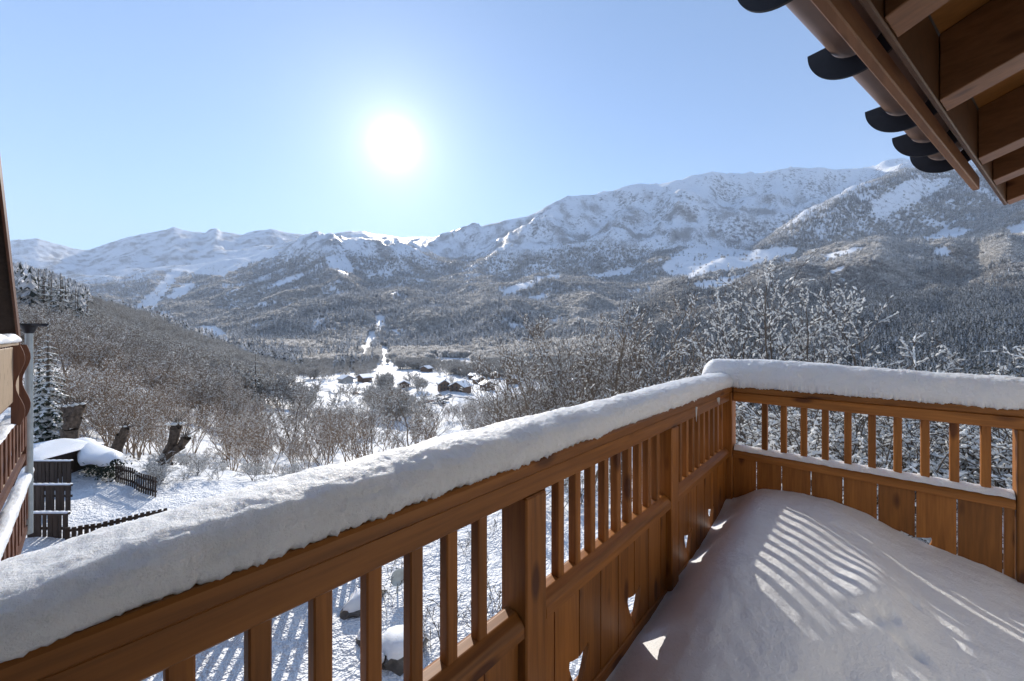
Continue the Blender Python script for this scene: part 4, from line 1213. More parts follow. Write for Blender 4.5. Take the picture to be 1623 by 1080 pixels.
# the thicket below the neighbour's garden
env = ([60, 100, 150, 200, 250, 300, 350, 400, 450, 500], [590, 570, 562, 572, 600, 622, 640, 655, 672, 690])
for i in range(120):
    px = random.uniform(62, 505); d = random.uniform(17.5, 48)
    if px < 130 and d < 24: d += 10
    row = float(np.interp(px, *env)) + random.uniform(0, 40) + max(0, (27 - d)) * 6.5
    tree_to(TREE['thick'][i % 4], 'thicket_tree', px, d, row, 5.6, 'bare snow-flecked sapling in the brown thicket below the garden', 'saplings of the thicket', wid=random.uniform(1.0, 1.4))
for i in range(26):
    px = random.uniform(235, 470); d = random.uniform(12.8, 18)
    row = np.interp(px, [235, 300, 400, 470], [735, 715, 715, 730]) + random.uniform(0, 45)
    tree_to(TREE['bush'][i % 3], 'snowy_bush', px, d, row, 3.3, 'snow-covered bush at the foot of the thicket above the long railing', 'snowy bushes at the foot of the thicket', 'bush', 1.2)
tree_to(SPR, 'spruce', 76, 18.5, 518, 6.0, 'snow-laden spruce standing behind the downpipe of the neighbouring chalet', cat='tree', rz=0.5)
tree_to(SPR, 'spruce', 62, 24, 540, 6.0, 'smaller spruce half hidden behind the snow-laden one', cat='tree', rz=2.5)

stump_bark = plain('stump_bark', (0.095, 0.070, 0.052), 0.9, var=0.6, scale=9)
# pollarded stumps with snow caps
def stump(px, d, pts, label):
    """pts: sight-line points (column, row, radius) from the foot to the top; extra limbs after None"""
    g = ground_px(px, d)
    root = empty('pollard_tree', at(px, d, g - 0.1))
    tag(root, label, 'tree')
    P0 = []; P1 = []; R0 = []; R1 = []; tips = []
    prev = None
    for q in pts:
        if q is None: 
            if prev is not None: tips.append(prev)
            prev = None; continue
        z = CAMZ + (532 - q[1]) / FOC * d
        p = np.array(at(q[0], d, z)); r = q[2]
        if prev is not None:
            P0.append(prev[0]); P1.append(p); R0.append(prev[1]); R1.append(r)
        prev = (p, r)
    tips.append(prev)
    v, f = tubes(np.array(P0), np.array(P1), np.array(R0), np.array(R1), 9)
    v = v + 0.045 * RNG.normal(size=v.shape)
    o = with_parent(obj('trunk', mesh('trunk', v, f, stump_bark, True)), root)
    tw0 = []; tw1 = []; sp = []; sd = []
    for p, r in tips:
        for k_ in range(16):
            dirv = RNG.normal(size=3); dirv[2] = abs(dirv[2]) + 0.5; dirv /= np.linalg.norm(dirv)
            b0 = p + RNG.normal(size=3) * r * 0.4
            tw0.append(b0); tw1.append(b0 + dirv * RNG.uniform(0.25, 0.7))
        for k_ in range(7):
            sp.append(p + np.array([RNG.normal() * r * 0.7, RNG.normal() * r * 0.7, 0.04 + r * 0.25])); sd.append(np.array([RNG.normal(), RNG.normal(), 0.05]))
    v, f = tubes(np.array(tw0), np.array(tw1), np.full(len(tw0), 0.014), np.full(len(tw0), 0.006), 4)
    with_parent(obj('crown', mesh('crown', v, f, bark)), root)
    rs = np.array([max(t_[1], 0.12) for t_ in tips]).repeat(7)
    sv, sf = lumps(np.array(sp), np.array(sd), rs * 0.6, rs * 0.5, rs * 0.35)
    with_parent(obj('snow', mesh('snow', sv, sf, snow_lump)), root)['kind'] = 'stuff'
stump(115, 16.0, [(111, 745, 0.31), (113, 705, 0.25), (112, 680, 0.24), (115, 660, 0.27), (116, 646, 0.20), None, (115, 668, 0.2), (124, 652, 0.17), (129, 643, 0.16), None, (113, 668, 0.2), (106, 655, 0.16), (102, 645, 0.15)], 'thick pollarded trunk with a flat snow cap beside the spruce')
stump(182, 17.0, [(178, 740, 0.20), (184, 715, 0.18), (194, 690, 0.15), (199, 678, 0.12)], 'thin leaning dead trunk between the two pollarded trunks')
stump(270, 15.5, [(254, 775, 0.23), (262, 735, 0.20), (273, 705, 0.18), (279, 676, 0.21), None, (267, 720, 0.15), (286, 708, 0.13), (294, 694, 0.15)], 'forked pollarded trunk with two snow-capped stubs above the garden fence')

# ------------------------------------------------------------------ the brush between the thicket and the far woods: a mass, past counting
def scatter_stuff(name, label, P, kinds, turn, size, kits):
    me = bpy.data.meshes.new(name)
    me.vertices.add(len(P)); me.vertices.foreach_set('co', np.asarray(P, np.float32).ravel())
    q = me.attributes.new('kind', 'INT', 'POINT'); q.data.foreach_set('value', kinds.astype(np.int32))
    q = me.attributes.new('turn', 'FLOAT', 'POINT'); q.data.foreach_set('value', turn.astype(np.float32))
    q = me.attributes.new('size', 'FLOAT_VECTOR', 'POINT'); q.data.foreach_set('vector', size.astype(np.float32).ravel())
    me.update()
    o = obj(name, me); tag(o, label, kind='stuff')
    g2 = ng.copy()
    kc = bpy.data.collections.new(name + '_kit')
    for i, k3 in enumerate(kits):
        bm = bmesh.new()
        for mi_, me_ in enumerate(k3): 
            n0 = len(bm.faces); bm.from_mesh(me_); bm.faces.ensure_lookup_table()
            for f_ in bm.faces[n0:]: f_.material_index = 0 if mi_ < 2 else 1
        mm = bpy.data.meshes.new('brush'); bm.to_mesh(mm); bm.free()
        mm.materials.append(k3[0].materials[0]); mm.materials.append(snow_lump)
        kc.objects.link(bpy.data.objects.new('%02d_%s_plant' % (i, name), mm))
    for nd in g2.nodes:
        if nd.type == 'COLLECTION_INFO': nd.inputs['Collection'].default_value = kc
    m_ = o.modifiers.new('plants', 'NODES'); m_.node_group = g2
    return o
nbi = np.where(near_b)[0]
hs_ = np.clip(hgt[nbi], 6, 12)
scatter_stuff('valley_wood', 'frosted bare wood on the hill and valley floor', forest_pts[nbi], rg.integers(0, 4, len(nbi)), rg.uniform(0, 6.28, len(nbi)),
              np.stack([hs_ / 10 * wid[nbi], hs_ / 10 * wid[nbi], hs_ / 10], 1), TREE['small'])
NU = 26000
upx = rg.uniform(-60, 1800, NU); ud = np.exp(rg.uniform(math.log(26), math.log(230), NU))
ua_ = (upx - 811.5) / FOC
uz = ground_c(ua_, ud); urow = 532 - FOC * uz / ud
ux = (FX + RX * ua_) * ud; uy = (FY + RY * ua_) * ud
un = fbm(ux / 22, uy / 22, 3)
up = np.clip(0.55 + 1.1 * un, 0, 1) * np.clip(ud / 130, 0.05, 1) ** 1.6
up[open_ground(upx, urow, ud)] = 0
mid_open = (upx > 590) & (upx < 770)
up[mid_open] *= np.where(un[mid_open] > 0.25, 0.5, 0.04)
up[(upx > 380) & (upx <= 505) & (ud > 60)] *= 0.5
up[(upx < 380) & (ud < 120)] *= 1.7
up[(upx > 770) & (ud < 75)] *= 0.25
uh_all = rg.uniform(4.0, 8.0, NU)
utop = 532 - FOC * (uz + uh_all) / ud
env_b = np.interp(upx, [60, 100, 150, 200, 250, 300, 350, 400, 450, 500, 560, 770], [596, 572, 562, 578, 606, 632, 650, 650, 646, 640, 640, 640])
env_f = np.interp(upx, [60, 100, 150, 200, 250, 300, 350, 400, 450, 500, 560, 770], [470, 478, 495, 512, 535, 565, 600, 625, 640, 640, 650, 640])
up[(utop < np.where(ud > 55, env_f, env_b) + 6 * noise2(upx / 7.0, ud * 0.1)) & (ud < 150) & (upx < 770)] = 0
up[(upx > 980) & (ud < 110)] = 0
up[(upx > 770) & (ud < 60)] = 0
ku = rg.random(NU) < up * 0.55
uh = uh_all[ku]
print('brush', ku.sum())
scatter_stuff('undergrowth', 'brown leafless brush covering the slopes below the houses', np.stack([ux[ku], uy[ku], uz[ku] + CAMZ - 0.1], 1), rg.integers(0, 6, ku.sum()), rg.uniform(0, 6.28, ku.sum()),
              np.stack([uh / 5.6 * 1.25, uh / 5.6 * 1.25, uh / 5.6], 1), TREE['thick'] + TREE['mid'][:2])

# ------------------------------------------------------------------ single far trees that can be picked out
con_n = bro_n = 0
for i in single_ids:
    con = bool(is_con[i])
    px = tpx[i]
    h_i = float(hgt[i]); kit_ = SPRM[int(kind_t[i]) % 2] if con else TREE['small'][int(kind_t[i]) % 4]; b_h = 6.0 if con else 10.0
    o = place_tree(kit_, 'conifer' if con else 'frosted_tree', Vector(forest_pts[i]), h_i / b_h * float(wid[i]), float(rg.uniform(0, 6.28)), None, None, None, h_i / b_h)
    if px < 470: where, grp = 'on the wooded hill behind the thicket', 'trees of the left hill'
    elif px < 1030: where, grp = 'on the snowy valley floor beyond the long railing', 'trees of the valley floor'
    else: where, grp = 'on the far bank beyond the end railing', 'trees of the right bank'
    tag(o, ('dark frosted conifer ' if con else 'round frosted bare tree ') + where, 'tree', ('conifers, ' if con else 'bare ') + grp)

# ------------------------------------------------------------------ the hamlet on the valley floor
roof_brown = plain('brown_roof', (0.12, 0.08, 0.055), 0.8)
chalet_wall_m = plain('chalet_timber', (0.16, 0.10, 0.065), 0.75, var=0.3, scale=0.8)
def chalet(px, d, w, l, h, roof_h, rz, label, wall=None, snow_roof=True, detail=True):
    g = ground_px(px, d)
    root = empty('chalet', at(px, d, g), rz)
    tag(root, label, 'house', None)
    wm = wall or chalet_wall_m
    hw, hl = w / 2, l / 2
    v = [(-hw, -hl, -2), (hw, -hl, -2), (hw, hl, -2), (-hw, hl, -2), (-hw, -hl, h), (hw, -hl, h), (hw, hl, h), (-hw, hl, h), (0, -hl, h + roof_h), (0, hl, h + roof_h)]
    f = [[0, 1, 5, 8, 4], [2, 3, 7, 9, 6], [1, 2, 6, 5], [3, 0, 4, 7]]
    obj('wall', mesh('wall', v, f, wm), root)
    def roof_mesh(nm, oh, lift, th, mat):
        k_ = roof_h / hw
        pts = []
        for y in (-hl - oh, hl + oh):
            pts += [(-hw - oh, y, h - oh * k_ + lift), (0, y, h + roof_h + lift), (hw + oh, y, h - oh * k_ + lift), (hw + oh, y, h - oh * k_ + lift + th), (0, y, h + roof_h + lift + th), (-hw - oh, y, h - oh * k_ + lift + th)]
        ff = [[i, (i + 1) % 6, 6 + (i + 1) % 6, 6 + i] for i in range(6)] + [[5, 4, 3, 2, 1, 0], [6, 7, 8, 9, 10, 11]]
        return mesh(nm, pts, ff, mat)
    rf = obj('roof', roof_mesh('roof', 1.1, 0.05, 0.3, roof_brown), root)
    if snow_roof: obj('snow', roof_mesh('snow', 0.95, 0.36, 0.55, snow_plain), rf)
    if detail:
        wmesh = box_mesh('window', -0.6, 0.6, -0.06, 0.06, 0, 1.2, glass_dark, 0)
        for fl_ in range(2):
            for q in (-0.3, 0.0, 0.3):
                for sgn in (-1, 1):
                    o = obj('window', wmesh, root, (q * w, sgn * (hl + 0.05), 0.9 + fl_ * 2.7))
        obj('balcony', box_mesh('balcony', -hw * 0.9, hw * 0.9, -hl - 1.2, -hl - 0.04, 2.7, 3.6, roof_brown, 0), root)
        ch = obj('chimney', box_mesh('chimney', w * 0.15, w * 0.15 + 0.9, -0.4, 0.5, h, h + roof_h + 0.9, plaster, 0), rf)
FACE = -math.atan2(FX, FY)
chalet(703, 290, 7.5, 9, 5.2, 2.4, FACE + 0.35, 'left of the two brown chalets side by side on the valley floor')
chalet(730, 285, 12, 10, 4.6, 3.0, FACE - 0.45, 'wide brown chalet with a broad gable, right of its twin')
chalet(751, 372, 7, 7, 3.6, 1.4, FACE + 0.9, 'small flat-roofed hut under thick snow above the two brown chalets')
chalet(760, 345, 9, 9, 3.4, 2.6, FACE + 0.6, 'brown gabled barn below the snowy hut', detail=False)
chalet(786, 380, 8, 8, 3.6, 1.8, FACE + 0.2, 'snow-roofed house half hidden behind the bare trees', detail=False)
chalet(548, 330, 9, 9, 3.6, 2.2, FACE + 0.8, 'pale low house by the road at the left edge of the valley floor', wall=plaster, detail=False)
chalet(578, 335, 10, 8, 3.4, 2.2, FACE - 0.7, 'dark low house hidden among trees by the road', detail=False)
chalet(365, 255, 16, 8, 3.0, 1.0, FACE + 0.15, 'long low building with a flat snowy roof below the wooded hill', detail=False)
chalet(905, 330, 10, 10, 4.0, 2.4, FACE + 0.3, 'snow-roofed chalet behind the clump of bare trees', detail=False)
chalet(676, 440, 10, 9, 3.8, 2.4, FACE - 0.4, 'farthest chalet of the hamlet, above the foot of the ski run', detail=False)
chalet(640, 300, 8, 8, 3.6, 2.2, FACE + 0.3, 'brown chalet alone on the snow left of the parking area', detail=False)
chalet(772, 300, 9, 9, 3.8, 2.4, FACE + 0.4, 'brown chalet right of the wide gabled one, close to the bare trees', detail=False)
chalet(812, 340, 9, 9, 3.8, 2.4, FACE - 0.3, 'chalet seen through the twigs of the leftmost bare trees', detail=False)
vill = [(252, 500, 1650), (262, 503, 1500), (270, 508, 1400), (285, 520, 1100), (297, 524, 1050), (310, 529, 980), (322, 534, 900), (333, 541, 820)]
for px, row, d in vill:
    tr = ground_px(px, d)
    o_ = mesh('village_house', [(-7, -6, -3), (7, -6, -3), (7, 6, -3), (-7, 6, -3), (-7, -6, 6), (7, -6, 6), (7, 6, 6), (-7, 6, 6), (0, -6, 10), (0, 6, 10)], [[0, 1, 5, 8, 4], [2, 3, 7, 9, 6], [1, 2, 6, 5], [3, 0, 4, 7], [4, 8, 9, 7], [8, 5, 6, 9]], [chalet_wall_m, snow_plain], mi=[0, 0, 0, 0, 1, 1])
    q = obj('village_house', o_, None, at(px, d, tr)); q.rotation_euler = (0, 0, random.uniform(0, 3))
    tag(q, 'tiny snow-roofed house in the distant village up the valley', 'house', 'houses of the distant village')
# the road across the valley floor and the cars on it
def strip(name, pts, w, mat, lift, kind):
    P = [Vector((at(px, d, 0).x, at(px, d, 0).y, 0)) for px, d in pts]
    Q = []
    for i in range(len(P) - 1):
        for s in range(14): Q.append(P[i].lerp(P[i + 1], s / 14))
    Q.append(P[-1])
    for _ in range(6): Q = [Q[0]] + [(Q[i - 1] + Q[i] * 2 + Q[i + 1]) / 4 for i in range(1, len(Q) - 1)] + [Q[-1]]
    V = []; F = []
    for i, p in enumerate(Q):
        t_ = (Q[min(i + 1, len(Q) - 1)] - Q[max(i - 1, 0)]).normalized(); s_ = Vector((-t_.y, t_.x, 0))
        for e in np.linspace(-1, 1, 5):
            r_ = p + s_ * (e * w / 2); V.append((r_.x, r_.y, ground_xy(r_.x, r_.y) + lift))
    for i in range(len(Q) - 1):
        for e in range(4): F.append([5 * i + e, 5 * i + e + 1, 5 * i + 6 + e, 5 * i + 5 + e])
    tag(obj(name, mesh(name, V, F, mat, True)), kind=kind)
road_m = plain('packed_snow_road', (0.55, 0.56, 0.58), 0.7, var=0.12, scale=0.3)
strip('road', [(330, 250), (420, 265), (500, 285), (540, 250), (600, 262), (680, 255), (780, 262)], 6, road_m, 0.35, 'structure')
strip('path', [(640, 420), (665, 360), (700, 330), (640, 300), (600, 320)], 4, road_m, 0.3, 'structure')
car_cols = [plain('car_paint_%d' % i, c, 0.3, 0.2, 0.6, 0.05) for i, c in enumerate(((0.02, 0.02, 0.025), (0.06, 0.06, 0.07), (0.10, 0.02, 0.02), (0.30, 0.31, 0.32)))]
rubber = plain('rubber', (0.015, 0.015, 0.015), 0.8)
def car_body(mat):
    prof = [(-2.1, 0.35), (-2.1, 0.85), (-1.95, 0.98), (-1.25, 1.02), (-0.75, 1.48), (0.75, 1.50), (1.45, 1.0), (2.05, 0.88), (2.1, 0.35)]
    n_ = len(prof)
    v = [(a, -0.85 + (0.12 if z > 1.1 else 0), z) for a, z in prof] + [(a, 0.85 - (0.12 if z > 1.1 else 0), z) for a, z in prof]
    f = [list(range(n_))[::-1], [n_ + i for i in range(n_)]] + [[i, (i + 1) % n_, n_ + (i + 1) % n_, n_ + i] for i in range(n_)]
    return mesh('body', v, f, mat)
bodies = [car_body(m_) for m_ in car_cols]
v, f = tubes(np.array([[0, -0.1, 0]]), np.array([[0, 0.1, 0]]), np.array([0.33]), np.array([0.33]), 12)
wheel = mesh('wheel', v, f, rubber)
csnow = mesh('snow', *(lambda vf: (vf[0], vf[1]))(lumps(np.array([[0.0, 0, 1.52], [1.75, 0, 1.0], [-1.6, 0, 1.05]]), np.array([[1., 0, 0]] * 3), np.array([0.8, 0.4, 0.4]), np.array([0.7, 0.75, 0.75]), np.array([0.22, 0.12, 0.12]))), snow_plain)
cars = [(668, 233), (676, 236), (684, 232), (692, 235), (699, 232), (706, 236), (673, 226), (688, 226), (701, 227), (652, 246), (563, 250), (712, 258), (696, 262)]
for i, (px, d) in enumerate(cars):
    r_ = empty('parked_car', at(px, d, ground_px(px, d) + 0.3), random.uniform(-0.3, 0.3) + FACE)
    obj('body', bodies[i % 4], r_)
    for a in (-1.3, 1.3):
        for b_ in (-0.8, 0.8): obj('wheel', wheel, r_, (a, b_, 0.33))
    obj('snow', csnow, r_)
    tag(r_, 'dark car in the snowy parking area below the brown chalets' if i < 9 else {9: 'car standing alone at the left end of the parking area', 10: 'lone car by the road below the pale low house', 11: 'car parked just right of the wide brown chalet front', 12: 'car parked just in front of the left brown chalet'}[i], 'car', 'cars of the parking area' if i < 9 else None)

# ------------------------------------------------------------------ the neighbour's garden on the left
def R3(px, d, row): return at(px, d, CAMZ + (532 - row) / FOC * d)
FACE_CAM = -math.atan2(FX, FY)          # local x runs across the view
def screen(px0, px1, d, row_top, row_bot, label, nb, slots):
    zt = CAMZ + (532 - row_top) / FOC * d; zb_ = CAMZ + (532 - row_bot) / FOC * d - 0.5
    w = (px1 - px0) / FOC * d
    root = empty('garden_screen', at(px0, d, zb_), FACE_CAM)
    tag(root, label, 'fence')
    bw = w / nb
    for i in range(nb):
        gap = 0.012 + (0.035 if i in slots else 0)
        obj('board', box_mesh('board', i * bw, (i + 1) * bw - gap, -0.012, 0.012, 0, zt - zb_, dark_wood, 0), root)
    obj('top_rail', box_mesh('top_rail', -0.02, w + 0.02, -0.04, 0.04, zt - zb_, zt - zb_ + 0.05, dark_wood, 0.004), root)
    obj('cross_rail', box_mesh('cross_rail', 0, w, 0.016, 0.05, (zt - zb_) * 0.72, (zt - zb_) * 0.72 + 0.06, dark_wood, 0), root)
    V = []; F = []
    nx_ = 24
    for i in range(nx_ + 1):
        s = i / nx_ * (w + 0.06) - 0.03
        for j in range(5):
            q = j / 4 * math.pi
            V.append((s, math.cos(q) * 0.055, zt - zb_ + 0.051 + math.sin(q) * (0.035 + 0.008 * math.sin(i * 1.7)) * (0.4 if i in (0, nx_) else 1)))
    for i in range(nx_):
        for j in range(4): F.append([5 * i + j, 5 * i + j + 1, 5 * i + 6 + j, 5 * i + 5 + j])
    obj('snow', mesh('snow', V, F, snow_near, True), root)
screen(54, 113, 12.6, 733, 765, 'farthest dark board screen at the end of the garden steps', 9, {2, 3, 5, 6})
screen(49, 112, 11.0, 771, 806, 'middle dark board screen of the stepped row', 8, {2, 4, 6})
screen(44, 108, 9.6, 816, 872, 'nearest dark board screen of the stepped row', 8, {2, 3, 6})
# shed roof under snow behind the farthest screen
sh = empty('garden_shed', at(60, 14, -4.0), FACE_CAM); tag(sh, 'low dark shed under a smooth slab of snow behind the farthest screen', 'shed')
zr = CAMZ + (532 - 731) / FOC * 12.9
obj('wall', box_mesh('wall', -0.5, 1.0, -1.0, 0.9, -1.0, zr + 4.0 - 0.06, dark_wood, 0), sh)
V = []; F = []
for i in range(25):
    for j in range(17):
        u, q = i / 24, j / 16
        e = min(u, 1 - u, q, 1 - q) * 5; e = min(1, e) ** 0.5
        V.append((-0.6 + 1.75 * u, -1.05 + 2.3 * q, zr + 4.0 - 0.05 + e * (0.12 + 0.22 * math.exp(-((u - 0.35) / 0.3) ** 2) + 0.03 * math.sin(u * 7 + q * 3))))
for i in range(24):
    for j in range(16): F.append([17 * i + j, 17 * i + 17 + j, 17 * i + 18 + j, 17 * i + j + 1])
obj('snow', mesh('snow', V, F, snow_near, True), sh)
# snow-capped hedge, then the picket fence running on from it towards us
hd = empty('hedge', at(150, 14.2, ground_px(150, 14.2))); tag(hd, 'dark clipped hedge under a thick rounded snow cap beside the picket fence', 'hedge')
hp = [(122, 15.6), (140, 14.9), (160, 14.1), (183, 13.4)]
hpts = [at(px, d, 0) for px, d in hp]
def along(t):
    x = t * (len(hpts) - 1); i = min(int(x), len(hpts) - 2); return hpts[i].lerp(hpts[i + 1], x - i)
rgh = np.random.default_rng(3)
LP = []; LD = []
for i in range(2600):
    t = rgh.random(); p = along(t); off = rgh.normal(size=2) * 0.17
    g = ground_xy(p.x, p.y)
    LP.append((p.x + off[0], p.y + off[1], g + rgh.uniform(0, 0.62))); LD.append(rgh.normal(size=3))
sv, sf = lumps(np.array(LP), np.array(LD), np.full(2600, 0.05), np.full(2600, 0.028), np.full(2600, 0.01))
with_parent(obj('foliage', mesh('foliage', sv, sf, needle)), hd)
V = []; F = []; ns_ = 60; nj = 14
for i in range(ns_ + 1):
    t = i / ns_; p = along(t); q = along(min(t + 0.02, 1)) - along(max(t - 0.02, 0)); q.normalize(); s_ = Vector((-q.y, q.x, 0))
    g = ground_xy(p.x, p.y) + 0.52 + 0.05 * math.sin(t * 9)
    e = min(1, min(t, 1 - t) * 9 + 0.15) ** 0.5
    for j in range(nj + 1):
        a = math.pi * (j / nj * 1.3 - 0.15)
        rw = (0.42 + 0.07 * math.sin(t * 11 + 1)) * e; rh = (0.40 - 0.12 * t + 0.05 * math.sin(t * 14)) * e
        r_ = p + s_ * (math.cos(a) * rw); V.append((r_.x, r_.y, g + 0.08 + math.sin(a) * rh))
for i in range(ns_):
    for j in range(nj): F.append([i * (nj + 1) + j, i * (nj + 1) + j + 1, (i + 1) * (nj + 1) + j + 1, (i + 1) * (nj + 1) + j])
with_parent(obj('snow', mesh('snow', V, F, snow_near, True)), hd)

def picket_fence(pts, n, h, pw, label, rails=(0.25, 0.75), knob=False):
    P = [at(px, d, 0) for px, d in pts]
    L = [(P[i + 1] - P[i]).length for i in range(len(P) - 1)]; tot = sum(L)
    def pt(t):
        s = t * tot
        for i, l_ in enumerate(L):
            if s <= l_ or i == len(L) - 1: return P[i].lerp(P[i + 1], s / l_), (P[i + 1] - P[i]).normalized()
            s -= l_
    p0, _ = pt(0.5)
    root = empty('picket_fence', (p0.x, p0.y, ground_xy(p0.x, p0.y)))
    tag(root, label, 'fence')
    pk = box_mesh('picket', -pw / 2, pw / 2, -0.012, 0.012, -0.25, h, dark_wood, 0)
    for i in range(n):
        p, t_ = pt(i / (n - 1))
        o = obj('picket', pk); o.location = (p.x, p.y, ground_xy(p.x, p.y)); o.rotation_euler = (0, 0, math.atan2(t_.y, t_.x)); with_parent(o, root)
        if knob:
            sv_, sf_ = lumps(np.array([[p.x, p.y, ground_xy(p.x, p.y) + h + 0.02]]), np.array([[1., 0, 0]]), np.array([0.05]), np.array([0.05]), np.array([0.04]))
    for rz_ in rails:
        V = []; F = []
        m_ = 24
        for i in range(m_ + 1):
            p, t_ = pt(i / m_); s_ = Vector((-t_.y, t_.x, 0)); g = ground_xy(p.x, p.y)
            for (a, b_) in ((0.014, -0.03), (0.045, -0.03), (0.045, 0.03), (0.014, 0.03)):
                r_ = p + s_ * a; V.append((r_.x, r_.y, g + h * rz_ + b_))
        for i in range(m_):
            for j in range(4): F.append([4 * i + j, 4 * i + (j + 1) % 4, 4 * i + 4 + (j + 1) % 4, 4 * i + 4 + j])
        F.append([3, 2, 1, 0]); F.append([4 * m_, 4 * m_ + 1, 4 * m_ + 2, 4 * m_ + 3])
        with_parent(obj('rail', mesh('rail', V, F, dark_wood)), root)
    return root
picket_fence([(184, 13.35), (246, 12.1)], 19, 0.62, 0.06, 'dark picket fence running down from the hedge along the garden edge')
picket_fence([(107, 9.25), (160, 9.5), (210, 9.8), (262, 10.2)], 17, 0.42, 0.075, 'low dark picket fence just above the snow of the long railing', rails=(0.35, 0.8))
picket_fence([(300, 7.35), (400, 7.5), (505, 7.75)], 12, 1.10, 0.13, 'dark slatted fence close below the long railing that stripes the snow with shadow', rails=(0.15, 0.55, 0.92))
picket_fence([(385, 9.3), (470, 9.1), (580, 9.2)], 20, 1.12, 0.09, 'taller dark slatted fence across the foot of the garden below the long railing', rails=(0.12, 0.5, 0.9))

# ------------------------------------------------------------------ the neighbouring chalet at the left edge
nb_ = empty('neighbour_chalet', (-4.0, 10.5, -3.6)); tag(nb_, 'red-brown timber chalet with carved balconies at the left edge', 'house')
def nbp(o): return with_parent(o, nb_)
XF = -0.90
nbp(obj('wall', box_mesh('wall', -9.0, XF - 1.0, 5.5, 11.6, -4.5, 1.6, red_wood, 0)))
# gable roof, its verge climbing from the eave towards us
rv = []
for x in (-9.5, XF + 0.02):
    for (y, z) in ((12.05, 1.36), (9.0, 4.35), (5.9, 1.36)):
        rv += [(x, y, z), (x, y, z + 0.16)]
rf_ = [[0, 2, 8, 6], [2, 4, 10, 8], [1, 7, 9, 3], [3, 9, 11, 5], [0, 1, 3, 2], [2, 3, 5, 4], [6, 8, 9, 7], [8, 10, 11, 9], [0, 6, 7, 1], [4, 5, 11, 10]]
roof_o = nbp(obj('roof', mesh('roof', rv, rf_, dark_wood)))
sv_ = [(x, y, z + 0.17) for x, y, z in rv[0::2]]; sv2 = [(x, y, z + 0.50 + (0.05 if y == 9.0 else 0)) for x, y, z in rv[0::2]]
sn_o = obj('snow', mesh('snow', sv_ + sv2, [[0, 1, 4, 3], [1, 2, 5, 4], [6, 9, 10, 7], [7, 10, 11, 8], [0, 6, 7, 1], [1, 7, 8, 2], [3, 4, 10, 9], [4, 5, 11, 10], [0, 3, 9, 6], [2, 8, 11, 5]], snow_near)); sn_o.parent = roof_o; sn_o.matrix_parent_inverse = nb_.matrix_world.inverted() if False else Matrix.Translation((4.0, -10.5, 3.6))
vb = nbp(obj('bargeboard', mesh('bargeboard', [(XF + 0.025, 12.15, 1.12), (XF + 0.055, 12.15, 1.12), (XF + 0.055, 12.15, 1.46), (XF + 0.025, 12.15, 1.46), (XF + 0.025, 9.0, 4.20), (XF + 0.055, 9.0, 4.20), (XF + 0.055, 9.0, 4.56), (XF + 0.025, 9.0, 4.56)], [[0, 1, 2, 3], [7, 6, 5, 4], [0, 4, 5, 1], [1, 5, 6, 2], [2, 6, 7, 3], [3, 7, 4, 0]], red_wood)))
def shaped(w, h, amp=0.022):
    """a flat sawn baluster with a wavy outline"""
    n_ = 14; L = []; Rr = []
    for i in range(n_ + 1):
        q = i / n_; a = amp * math.sin(q * 4 * math.pi) * math.sin(q * math.pi) + 0.012 * math.cos(q * 2 * math.pi)
        L.append((-w / 2 - a, q * h)); Rr.append((w / 2 + a, q * h))
    pl = L + Rr[::-1]; m_ = len(pl)
    v = [(-0.012, a, z) for a, z in pl] + [(0.012, a, z) for a, z in pl]
    f = [[m_ + i for i in range(m_)], list(range(m_))[::-1]] + [[i, (i + 1) % m_, m_ + (i + 1) % m_, m_ + i] for i in range(m_)]
    return mesh('shaped_baluster', v, f, red_wood)
def nb_balcony(zr_, y0, y1, h, snowy, n, spacing, wood_, seed, snow_h=0.10):
    nbp(obj('balcony_floor', box_mesh('balcony_floor', XF - 1.1, XF + 0.05, y0, y1, zr_ - h - 0.16, zr_ - h - 0.04, red_wood, 0)))
    nbp(obj('handrail', box_mesh('handrail', XF - 0.05, XF + 0.07, y0, y1 + 0.05, zr_ - 0.06, zr_, wood_, 0.005)))
    nbp(obj('bottom_rail', box_mesh('bottom_rail', XF - 0.02, XF + 0.03, y0, y1, zr_ - h + 0.06, zr_ - h + 0.13, wood_, 0.004)))
    sb = shaped(spacing * 0.45, h - 0.2)
    for i in range(n):
        o = obj('shaped_baluster', sb); o.location = (XF + 0.045, y1 - 0.08 - i * spacing, zr_ - h + 0.13); nbp(o)
    nbp(obj('end_post', box_mesh('end_post', XF - 0.05, XF + 0.06, y1 - 0.0, y1 + 0.11, zr_ - h - 0.3, zr_ + 0.02, red_wood, 0.005)))
    if snowy:
        me = ridge('rail_snow', 'Y', y0, y1 + 0.16, XF + 0.01, 0.10, zr_, lambda s: zr_ + snow_h + 0.03 * math.sin(s * 4 + seed), seed, 0.04)
        o = obj('rail_snow', me); tag(o, 'snow ridge on the ' + snowy + ' balcony rail of the neighbouring chalet', 'snow')
nb_balcony(-1.76, 8.0, 14.2, 0.95, 'lowest', 12, 0.52, red_wood, 2.0, 0.16)
nb_balcony(-0.10, 8.0, 13.2, 0.95, 'middle', 11, 0.50, pale_wood, 5.0, 0.05)
nb_balcony(1.30, 8.0, 11.6, 0.9, 'topmost', 12, 0.3, pale_wood, 8.0, 0.12)
